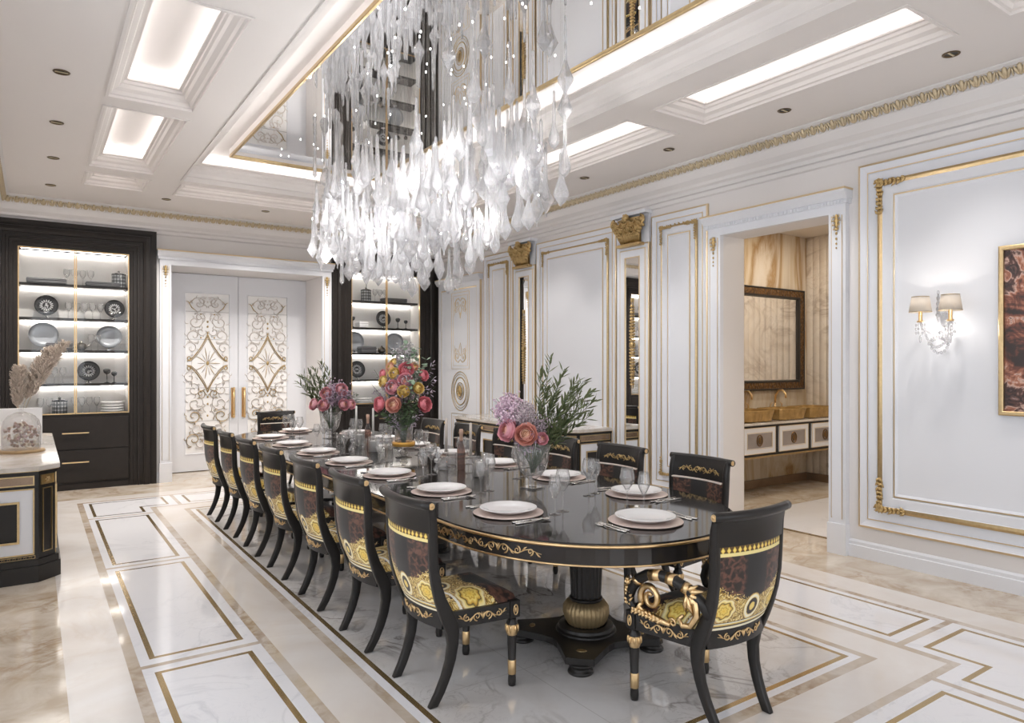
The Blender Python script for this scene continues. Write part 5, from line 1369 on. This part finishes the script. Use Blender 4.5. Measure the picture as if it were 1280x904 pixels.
def stock(dx, side, mirrored):
    X = (lambda q: q + dx)
    tray(X(.13), S0, .40, .06, 'long dark grey tray on the top shelf at left, ' + side); tray(X(.72), S0, .36, .05, 'long dark grey tray on the top shelf at centre right, ' + side)
    jar(X(.90), S0, 'dark plaid lidded jar at the right of the top shelf, ' + side)
    for i in range(4): cg(X(.34 + .085 * i), S0, 'stemmed glass on the top shelf, %s in its row, %s' % (['leftmost', 'second', 'third', 'rightmost'][i], side))
    stand_plate(X(.13), S1, .125, darkglaze, 'dark patterned round plate at the left of the second shelf, ' + side, 'dark display plates', rim=dkr); stand_plate(X(.86), S1, .115, darkglaze, 'dark patterned round plate at the right of the second shelf, ' + side, 'dark display plates', rim=dkr)
    for i in range(5): cg(X(.36 + .085 * i), S1, 'stemmed glass on the second shelf, %s in its row, %s' % (['leftmost', 'second', 'third', 'fourth', 'rightmost'][i], side))
    stand_plate(X(.10), S2, .155, pewter, 'large pale grey round platter at the left of the third shelf, ' + side, 'pale display platters'); stand_plate(X(.80), S2, .145, pewter, 'large pale grey round platter at the right of the third shelf, ' + side, 'pale display platters')
    tray(X(.26), S2, .27, .085, 'grey box tray on the third shelf before the platter, ' + side, y=10.16); teapot(X(.49), S2, 'small dark teapot at the middle of the third shelf, ' + side)
    for i in range(2): cg(X(.60 + .07 * i), S2, 'stemmed glass, %s of two on the third shelf %s' % (['left', 'right'][i], side))
    stand_plate(X(.575), S3, .125, darkglaze, 'dark patterned round plate on the fourth shelf, ' + side, 'dark display plates', rim=dkr)
    cup(X(.77), S3, 1.2, 'taller dark stemmed cup on the fourth shelf, ' + side); cup(X(.85), S3, .95, 'shorter dark stemmed cup on the fourth shelf, ' + side)
    for i in range(3): cg(X(.12 + .09 * i), S3, 'stemmed glass, %s of three on the fourth shelf %s' % (['left', 'middle', 'right'][i], side))
    jar(X(.265), SB, 'dark plaid lidded jar on the cabinet floor, ' + side)
    for i in range(2): cg(X(.07 + .09 * i), SB, 'stemmed glass left of the floor jar, %s of two, %s' % (['left', 'right'][i], side))
    for i in range(4): cg(X(.42 + .08 * i), SB, 'stemmed glass right of the floor jar, %s in its row, %s' % (['leftmost', 'second', 'third', 'rightmost'][i], side))
    stack(X(.83), SB, .13, 4, china, 'white stacked bowl, %s of the pile on the cabinet floor ' + side, h=.035)
stock(0, Lc, False)
def stock_r():
    dx = 4.135; side = Rc; X = lambda q: q + dx
    jar(X(.13), S0, 'dark plaid lidded jar at the left of the top shelf, ' + side); tray(X(.60), S0, .38, .06, 'long dark tray at the right of the top shelf, ' + side)
    for i in range(3): cg(X(.30 + .085 * i), S0, 'stemmed glass, %s of three on the top shelf %s' % (['left', 'middle', 'right'][i], side))
    cup(X(-.08), S1, 1.1, 'dark stemmed cup at the left end of the second shelf, ' + side); tray(X(.06), S1, .14, .09, 'small pale box on the second shelf, ' + side, china)
    stand_plate(X(.46), S1, .125, darkglaze, 'dark patterned round plate on the second shelf, ' + side, 'dark display plates', rim=dkr); cup(X(.68), S1, 1.1, 'taller dark stemmed cup on the second shelf, ' + side); cup(X(.82), S1, .9, 'shorter dark stemmed cup on the second shelf, ' + side)
    stand_plate(X(-.02), S2, .15, pewter, 'large pale grey round platter at the left of the third shelf, ' + side, 'pale display platters'); stand_plate(X(.66), S2, .15, pewter, 'large grey round platter at the right of the third shelf, ' + side, 'pale display platters')
    tray(X(.13), S2, .24, .10, 'grey box tray on the third shelf, ' + side, y=10.17); teapot(X(.40), S2, 'small dark teapot at the middle of the third shelf, ' + side)
    stand_plate(X(.02), S3, .13, darkglaze, 'dark patterned round plate on the fourth shelf, ' + side, 'dark display plates', rim=dkr); tray(X(.55), S3, .3, .05, 'grey tray on the fourth shelf, ' + side)
    stack(X(.10), SB, .13, 3, china, 'white stacked bowl, %s of the pile on the cabinet floor ' + side, h=.03); jar(X(.60), SB, 'dark plaid lidded jar on the cabinet floor, ' + side)
stock_r()

# ================================================================== CONSOLE TOP
CT = .822
t = thing('bell_jar', 'glass bell jar filled with dried flower heads on the left console', 'bell jar', (-.085, 7.03, CT))
m = MB(); m.lathe([(0, 0), (.165, 0), (.165, .018), (.15, .024), (0, .024)], 32); m.build('base', [M_plain('live_edge_wood', (.36, .24, .12), .5, 0, .3, 20)], t)
m = MB(); m.lathe([(.135, .0245), (.138, .20), (.125, .26), (.09, .305), (.03, .33), (.012, .335), (.018, .355), (.022, .372), (.012, .39), (0, .392), (0, .384), (.006, .37), (.004, .345), (0, .333), (.0, .3285), (.028, .328), (.088, .303), (.1225, .258), (.1355, .20), (.1325, .0245), (.135, .0245)], 40); m.build('dome', [glass], t)
m = MB(); rnd = random.Random(3)
for i in range(170):
    a = rnd.uniform(0, 6.28); z = rnd.uniform(.05, .24); r = rnd.uniform(0, .118) * (1 if z < .2 else .8)
    m.ell((r * math.cos(a), r * math.sin(a), z), .016, .010, .012, Euler((rnd.random() * 3, rnd.random() * 3, a)), rnd.randrange(3), 6, 4)
o = m.build('dried_flowers', [M_plain('dried_mauve', (.45, .28, .26), .7), M_plain('dried_cream', (.72, .62, .50), .7), M_plain('dried_brown', (.30, .17, .11), .7)], t); o['kind'] = 'stuff'
m = MB(); m.box(-.30, .02, 0, .02, 0, .33); o = m.build('white_canvas', [paper], bevel=.002); o.location = (.045, 7.62, CT + .001); tag(o, 'plain white canvas standing behind the bell jar', 'canvas')
plume_m = M_plain('pampas_plume', (.68, .58, .50), .9, 0, .25, 40)
def pampas(x, y, label, tipd, nm_h, seed):
    rnd = random.Random(seed); t = thing('pampas_stem', label, 'dried grass', (x, y, CT + .06), 0, 'pampas grass on the left console')
    pts = []; 
    for i in range(13):
        q = i / 12; pts.append(Vector((tipd[0] * q ** 1.6, tipd[1] * q ** 1.6, nm_h * q)))
    m = MB(); m.tube(pts, .003, 5); m.build('stalk', [M_plain('dry_stalk_%d' % seed, (.5, .4, .26), .7)], t)
    m = MB()
    for i in range(1300):
        q = .42 + .58 * rnd.random(); j = min(11, int(q * 12)); p = pts[j].lerp(pts[j + 1], q * 12 - j); d = (pts[j + 1] - pts[j]).normalized()
        fl = math.sin(PI * min(1, (q - .40) / .62)) ** .6; a = rnd.uniform(0, 6.28); o_ = Vector((math.cos(a), math.sin(a), 0)); l = rnd.uniform(.04, .11) * (.4 + fl * .7)
        e = p + (d * .8 + o_ * .65).normalized() * l; k = e + Vector((rnd.uniform(-.01, .02), rnd.uniform(-.01, .01), -.012)); m.tube([p, e, k], [.0022, .0028, .0008], 3)
    o = m.build('plume', [plume_m], t); o['kind'] = 'stuff'
t = thing('footed_vase', 'glass vase holding pampas grass behind the white canvas', 'vase', (-.12, 7.95, CT)); m = MB(); m.lathe([(0, 0), (.06, 0), (.075, .03), (.085, .10), (.05, .18), (.045, .20), (.042, .20), (.046, .18), (.079, .10), (.068, .033), (0, .012)], 28); m.build('bowl', [glass], t)
pampas(-.11, 7.94, 'beige pampas plume leaning right above the bell jar', (.36, .05), .86, 1); pampas(-.13, 7.95, 'beige pampas plume standing upright at the left edge', (.02, .02), .62, 2); pampas(-.12, 7.96, 'beige pampas plume leaning right behind the first', (.25, .10), .80, 4)

# ================================================================== SCONCE AND ART
t = thing('wall_sconce', 'crystal wall sconce with two pleated shades on the right wall', 'wall lamp', (XR - .004, 2.36, 1.80))
m = MB(); m.ell((-.012, 0, .02), .012, .05, .11); m.tube([(-.01, 0, .02), (-.06, 0, .0), (-.10, 0, .03), (-.12, 0, .08), (-.12, 0, .25)], [.010, .012, .010, .012, .006], 8); 
for i in range(5): m.ell((-.12, 0, .10 + .04 * i), .018 - .002 * i, .018 - .002 * i, .018)
for s in (-1, 1): m.tube([(-.06, 0, .0), (-.12, s * .05, -.03), (-.16, s * .09, .0), (-.165, s * .10, .06)], [.007, .007, .007, .008], 8)
m.build('crystal_body', [crystal], t)
for s in (-1, 1):
    a = MB(); a.lathe([(0, .05), (.022, .05), (.024, .06), (.013, .065), (.013, .13), (0, .13)], 16, 0, (-.165, s * .10, 0)); ar = a.build('candle_holder', [goldb], t)
    b_ = MB(); b_.ell((-.165, s * .10, .165), .014, .014, .028); b_.build('bulb', [bulb], ar)
    sh = MB(); k = 48
    for q in range(k):
        pass
    sh.lathe([(.073, .125), (.056, .235)], 64, 0, (-.165, s * .10, 0), smooth=True, flute=.03, fl_n=32)
    tn = NT('pleated_shade_%d' % (s + 1)); d = tn.n('ShaderNodeBsdfDiffuse', Color=(.75, .71, .66, 1)); tr = tn.n('ShaderNodeBsdfTranslucent', Color=(.8, .74, .66, 1)); mx = tn.n('ShaderNodeMixShader', _0=.35)
    tn.t.links.new(d.outputs[0], mx.inputs[1]); tn.t.links.new(tr.outputs[0], mx.inputs[2]); tn.t.links.new(mx.outputs[0], tn.out.inputs[0])
    so = sh.build('lamp_shade', [tn.mat], t, solid=.0015)
    for r, z in ((.0735, .125), (.0565, .235)):
        tr_ = MB(); tr_.tube([(-.165 + r * math.cos(q * PI / 16), s * .10 + r * math.sin(q * PI / 16), z) for q in range(32)], .002, 5, closed=True)
        tr_.build('shade_trim', [gold], so)
m = MB(); rnd = random.Random(8)
for s in (-1, 1):
    for q in range(4):
        a = q * PI / 2; 
        for i in range(3): m.ell((-.165 + .03 * math.cos(a), s * .10 + .03 * math.sin(a), .03 - .028 * i), .007, .007, .012, None, 0, 6, 4)
    m.ell((-.165, s * .10, -.07), .010, .010, .03, None, 0, 6, 4)
for i in range(16):
    q = i / 15; m.ell((-.10 - .05 * math.sin(PI * q), -.10 + .2 * q, -.02 - .11 * math.sin(PI * q)), .010, .010, .012, None, 0, 6, 4)
for i in range(14):
    a = i * 2 * PI / 14; m.ell((-.10, .055 * math.cos(a), -.11 + .06 * math.sin(a)), .009, .012, .012, None, 0, 6, 4)
for i in range(18): m.ell((-.09 + rnd.uniform(-.05, .05), rnd.uniform(-.07, .07), rnd.uniform(-.12, .0)), .009, .009, .013, None, 0, 6, 4)
m.build('crystal_drops', [crystal], t)
for s in (-1, 1):
    L = bpy.data.lights.new('sconce_bulb_light', 'POINT'); L.energy = 2.4; L.color = (1, .90, .80); L.shadow_soft_size = .014; lo = bpy.data.objects.new('sconce_bulb_light', L); COL.objects.link(lo); lo.location = (XR - .17, 2.36 + s * .10, 1.985)
L = bpy.data.lights.new('sconce_crystal_light', 'POINT'); L.energy = 1.6; L.color = (1, .94, .88); L.shadow_soft_size = .02; lo = bpy.data.objects.new('sconce_crystal_light', L); COL.objects.link(lo); lo.location = (XR - .10, 2.36, 1.80)  # extra point light added inside the crystals for their glow
def art_mat():
    t = NT('painting_canvas'); o = t.obj()
    n = t.noise(t.mapping(o, scale=(1, 1, .7), rot=(.6, 0, 0)), 2.0, 5, .6, 1.6); n2 = t.noise(o, 9, 5, .6, 1.5)
    f = t.math('ADD', t.math('MULTIPLY', n, .75), t.math('MULTIPLY', n2, .25))
    c = t.ramp(f, [(.25, (.02, .015, .015)), (.42, (.03, .015, .012)), (.46, (.16, .05, .03)), (.49, (.42, .17, .10)), (.505, (.62, .42, .34)), (.53, (.10, .04, .03)), (.57, (.02, .012, .012)), (.61, (.20, .10, .08)), (.64, (.62, .58, .58))])
    z = t.sep(o)[2]
    c = t.mix(t.ramp(t.math('ADD', z, t.math('MULTIPLY', t.math('SUBTRACT', n, .5), .5)), [(2.14, 0), (2.2, 0)]), c, (.7, .68, .68)) if False else c
    return t.pbr(c, .35)
t = thing('framed_painting', 'tall abstract painting in dark browns and whites in a gold frame', 'painting', (XR, 1.55, 0))
P = lambda u, v, h: (-h, u, v)
m = MB(); m.frame(P, -.466, .466, 1.2, 2.35, [(0, .0), (0, .04), (.008, .045), (.024, .045), (.03, .04), (.03, .02)]); m.build('frame', [gold], t)
m = MB(); m.add([P(-.44, 1.225, .022), P(.44, 1.225, .022), P(.44, 2.325, .022), P(-.44, 2.325, .022)], [(0, 1, 2, 3)]); m.build('canvas', [art_mat()], t)

# ================================================================== WASHROOM
BY, BX, BZ = 5.44, 8.55, 3.24
onyx = NT('golden_onyx'); o = onyx.mapping(onyx.obj(), rot=(0, R(-38), 0), scale=(1.3, 1, .30))
n1 = onyx.noise(o, 1.3, 7, .6, 1.0); onyx_m = onyx.pbr(onyx.ramp(n1, [(.28, (.24, .17, .10)), (.38, (.48, .38, .26)), (.47, (.64, .57, .47)), (.53, (.55, .44, .30)), (.58, (.36, .23, .11)), (.66, (.60, .52, .42)), (.8, (.66, .61, .55))]), .12)
flm = marble('fluted_marble', (.72, .66, .58), (.34, .26, .19), 1.5, .05, .6, (.66, .58, .48), .25, .8)
m = MB(); m.quad((5.76, BY, 0), (BX, BY, 0), (BX, BY, BZ), (5.76, BY, BZ)); struct(m.build('wall_washroom_back', [onyx_m]))
m = MB(); k = 44
def flu(u, v):
    y = BY - 3.8 * u; w = (u * 220) % 1.0
    return (BX - .012 * abs(math.sin(PI * u * 40)) ** .5 , y, BZ * v)
m.grid(flu, 480, 1, smooth=True, uv=False); struct(m.build('wall_washroom_right', [flm]))
m = MB(); m.quad((5.76, 1.64, 0), (BX, 1.64, 0), (BX, 1.64, BZ), (5.76, 1.64, BZ)); struct(m.build('wall_washroom_front', [marble('washroom_marble', (.74, .70, .65), (.40, .32, .25), 1.0, .04, .6, None, .15)]))
m = MB(); m.quad((5.765, 1.64, 0), (5.765, 3.235, 0), (5.765, 3.235, BZ), (5.765, 1.64, BZ)); m.quad((5.765, 4.335, 0), (5.765, BY, 0), (5.765, BY, BZ), (5.765, 4.335, BZ)); m.quad((5.765, 3.235, 2.78), (5.765, 4.335, 2.78), (5.765, 4.335, BZ), (5.765, 3.235, BZ)); struct(m.build('wall_washroom_left', [flm]))
m = MB(); m.box(5.76, BX, 1.64, BY, BZ, BZ + .05); struct(m.build('ceiling_washroom', [M_plain('washroom_ceiling', (.68, .62, .55), .6)]))
m = MB(); m.box(5.77, BX, BY - .03, BY - .001, 0, .10); m.box(BX - .04, BX - .013, 1.7, BY - .03, 0, .10); struct(m.build('baseboard_washroom', [M_plain('bronze_marble_base', (.24, .16, .10), .15, 0, .3, 6)]))
m = MB(); m.box(5.77, BX - .02, 1.66, 1.67, 1.0, 2.6); m.build('x', [white]) if False else None
def oval(m, P, cu, cv, a, b, r, n=24): m.tube([P(cu + a * math.cos(2 * PI * i / n), cv + b * math.sin(2 * PI * i / n), 0) for i in range(n)], r, 6, closed=True)
t = thing('vanity_cabinet', 'wall-hung black vanity with white framed drawers in the washroom', 'vanity', (0, 0, 0))
P = lambda u, v, h: (u, 4.95 - h, v)
m = MB(); m.box(5.80, 8.52, 4.95, BY - .002, .49, .845); m.build('body', [black], t, bevel=.003)
m = MB(); m.box(5.80, 8.525, 4.925, BY - .002, .846, .872); m.build('worktop', [m_top], t, bevel=.003)
m = MB(); m.box(5.80, 8.52, 4.94, 4.955, .47, .489); m.build('gilt_rail', [gold], t)
dg = M_plain('grey_veined_panel', (.30, .27, .26), .3, 0, .35, 5)
W_ = .66
for i in range(4):
    a = 8.50 - W_ * (i + 1) + .035; b_ = a + W_ - .07
    m = MB(); m.frame(P, a, b_, .520, .818, [(0, .001), (0, .014), (.065, .014), (.065, .008)], [1, 1, 1], fill=0); d = m.build('drawer', [dg, white], t)
    m = MB(); m.frame(P, a + .003, b_ - .003, .518, .822, [(0, .014), (.004, .017), (.008, .014)]); m.frame(P, a + .061, b_ - .061, .576, .764, [(0, .014), (.004, .017), (.008, .009)]); m.build('gilt_line', [goldpale], d)
    m = MB(); c = (a + b_) / 2; oval(m, lambda u, v, h: P(u, v, .012), c, .67, .05, .062, .007); m.ell(P(c, .67, .014), .034, .008, .045); m.build('medallion', [M_plain('bronze_medallion_%d' % i, (.22, .13, .06), .35, .8)], d)
bas = M_plain('amber_glass_basin', (.42, .27, .10), .2, .35, .5, 14)
for i, cxx in enumerate((6.95, 7.60, 8.22)):
    m = MB(); n_ = 48; prf = [(.0, 0), (.24, 0), (.265, .01), (.295, .13), (.29, .135), (.275, .13), (.25, .03), (0, .02)]
    def rr_c(r, a): 
        c_, s_ = abs(math.cos(a)), abs(math.sin(a)); return r / ((c_ ** 5 + (s_ * 1.45) ** 5) ** .2)
    vs = []; 
    for r, z in prf[1:-1]:
        for q in range(n_):
            a = 2 * PI * q / n_; r2 = rr_c(r, a) * (1 + (.008 * math.cos(24 * a) if .01 <= z < .13 else 0)); vs.append((r2 * math.cos(a), r2 * math.sin(a), z))
    K = len(prf) - 2; fs = [(j * n_ + q, j * n_ + (q + 1) % n_, (j + 1) * n_ + (q + 1) % n_, (j + 1) * n_ + q) for j in range(K - 1) for q in range(n_)] + [tuple(range(n_)), tuple((K - 1) * n_ + q for q in range(n_))]
    m.add(vs, fs, 0, False); o = m.build('wash_basin', [bas]); o.location = (cxx, 5.17, .873); tag(o, ['ribbed amber wash basin at the left of the vanity', 'ribbed amber wash basin at the middle of the vanity', 'ribbed amber wash basin at the right of the vanity'][i], 'basin', 'amber basins on the washroom vanity')
for i, cxx in enumerate((7.10, 7.78)):
    t = thing('basin_faucet', ['gold swan-neck faucet behind the left and middle basins', 'gold swan-neck faucet behind the middle and right basins'][i], 'faucet', (cxx, 5.385, .873), 0, 'gold faucets on the washroom vanity')
    m = MB(); m.lathe([(0, 0), (.028, 0), (.024, .02), (.013, .03), (.012, .2), (0, .2)], 18); m.tube([(0, 0, .18), (0, -.01, .28), (.0, -.05, .34), (0, -.11, .345), (0, -.15, .30), (0, -.155, .25)], [.012, .013, .013, .013, .012, .011], 10); m.build('spout', [goldb], t)
    for s in (-1, 1):
        m = MB(); m.lathe([(0, 0), (.02, 0), (.018, .02), (.009, .03), (.009, .06), (.02, .07), (.015, .09), (0, .095)], 14, 0, (s * .09, 0, 0)); m.tube([(s * .09, 0, .07), (s * .125, -.01, .12), (s * .115, -.02, .17), (s * .08, -.02, .19)], [.007, .008, .007, .004], 8); m.build('handle', [goldb], t)
t = thing('framed_mirror', 'large mirror in carved black and bronze frame above the vanity', 'mirror', (0, BY, 0))
P = lambda u, v, h: (u, -h, v)
m = MB(); m.frame(P, 6.70, 8.44, 1.215, 2.52, [(0, 0), (0, .05), (.012, .055), (.018, .05), (.022, .045), (.095, .045), (.10, .05), (.118, .05), (.122, .04), (.13, .02)], [1, 1, 1, 1, 0, 1, 1, 1, 1]); 
cv = NT('carved_bronze'); fr_m = cv.pbr(cv.mix(cv.vor(cv.obj(), 30), (.26, .14, .05), (.05, .03, .02)), .35, .7, bump=cv.vor(cv.obj(), 30), bump_d=.01)
m.build('frame', [fr_m, black], t)
m = MB(); m.add([P(6.82, 1.335, .021), P(8.32, 1.335, .021), P(8.32, 2.40, .021), P(6.82, 2.40, .021)], [(0, 1, 2, 3)]); m.build('mirror_glass', [mirror], t)
# inlay strip on the facing wall, seen in the mirror
m = MB(); m.box(6.55, 6.95, 1.642, 1.65, 0, BZ - .1); m.box(6.53, 6.56, 1.642, 1.66, 0, BZ - .1, 1); m.box(6.94, 6.97, 1.642, 1.66, 0, BZ - .1, 1)
struct(m.build('trim_90', [marble('dark_strip_marble', (.55, .50, .42), (.05, .05, .04), 1.2, .12, 1, None, .1), gold]))
for i, (x, y) in enumerate(((6.6, 4.6), (7.6, 4.6), (7.1, 3.2), (8.1, 3.2))):
    t = thing('ceiling_downlight', 'washroom ceiling downlight, %s' % ['left one over the vanity', 'right one over the vanity', 'left one by the doorway', 'right one by the fluted wall'][i], 'downlight', (x, y, BZ), 0, 'washroom ceiling downlights')
    m = MB(); m.lathe([(.06, 0), (.058, -.006), (.045, -.006), (.043, -.002)], 20); m.build('bezel', [gold], t); m = MB(); m.lathe([(0, -.001), (.043, -.001)], 20); m.build('lamp', [emit('washroom_lamp_%d' % i, (1, .88, .74), 12)], t)
    L = bpy.data.lights.new('washroom_lamp_light', 'AREA'); L.shape = 'DISK'; L.size = .12; L.energy = 13; L.color = (1, .88, .74); lo = bpy.data.objects.new('washroom_lamp_light', L); COL.objects.link(lo); lo.location = (x, y, BZ - .02)

# ================================================================== LIGHT, WORLD, CAMERA
for x, y in [(.155, 5.579), (.155, 6.768), (.155, 7.944), (4.80, 2.05), (4.80, 3.24), (4.80, 4.43), (4.80, 5.61), (4.80, 6.8), (1.307, 9.179), (2.463, 9.175), (3.62, 9.18), (.155, 9.17)]:
    L = bpy.data.lights.new('downlight_beam', 'SPOT'); L.energy = DLE * (2.4 if y > 8.5 else 1); L.color = (1, .94, .88); L.spot_size = R(125 if y > 8.5 else 85); L.spot_blend = .8; L.shadow_soft_size = .04
    lo = bpy.data.objects.new('downlight_beam', L); COL.objects.link(lo); lo.location = (x, y, H - .02)
def cove(x0, x1, y0, y1, z, pw):
    L = bpy.data.lights.new('cove_glow', 'AREA'); L.shape = 'RECTANGLE'; L.size = x1 - x0; L.size_y = y1 - y0; L.energy = pw; L.color = (1, .985, .965)
    lo = bpy.data.objects.new('cove_glow', L); COL.objects.link(lo); lo.location = ((x0 + x1) / 2, (y0 + y1) / 2, z)
W = bpy.data.worlds.new('daylight'); scene.world = W; W.use_nodes = True
bg = W.node_tree.nodes['Background']; bg.inputs[0].default_value = (.93, .955, 1.0, 1); bg.inputs[1].default_value = SKY
for P, wins, nrm in ((PL, LW, (1, 0, 0)), (PF, FW, (0, 1, 0))):
    for a, b, c, d in wins:
        L = bpy.data.lights.new('window_portal', 'AREA'); L.shape = 'RECTANGLE'; L.size = b - a; L.size_y = d - c
        L.cycles.is_portal = True
        lo = bpy.data.objects.new('window_portal', L); COL.objects.link(lo); lo.location = P((a + b) / 2, (c + d) / 2, -.12)
        lo.rotation_euler = Vector(nrm).to_track_quat('-Z', 'Y').to_euler()
cam = bpy.data.cameras.new('camera'); cam.sensor_width = 36; cam.lens = 868 / 1280 * 36; cam.shift_y = 3 / 1280; cam.clip_start = .05
co_ = bpy.data.objects.new('camera', cam); COL.objects.link(co_); co_.location = (0, 0, 1.55); co_.rotation_euler = (PI / 2, 0, -math.atan(598 / 868)); scene.camera = co_
vs_ = scene.view_settings; vs_.view_transform = 'Standard'; vs_.look = 'None'; vs_.exposure = EXPO; vs_.gamma = 1; vs_.use_curve_mapping = False
cy = scene.cycles; cy.use_denoising = True; cy.max_bounces = 14; cy.diffuse_bounces = 5; cy.glossy_bounces = 6; cy.transmission_bounces = 10; cy.transparent_max_bounces = 40; cy.caustics_reflective = False; cy.caustics_refractive = False; cy.sample_clamp_indirect = 6; cy.sample_clamp_direct = 0
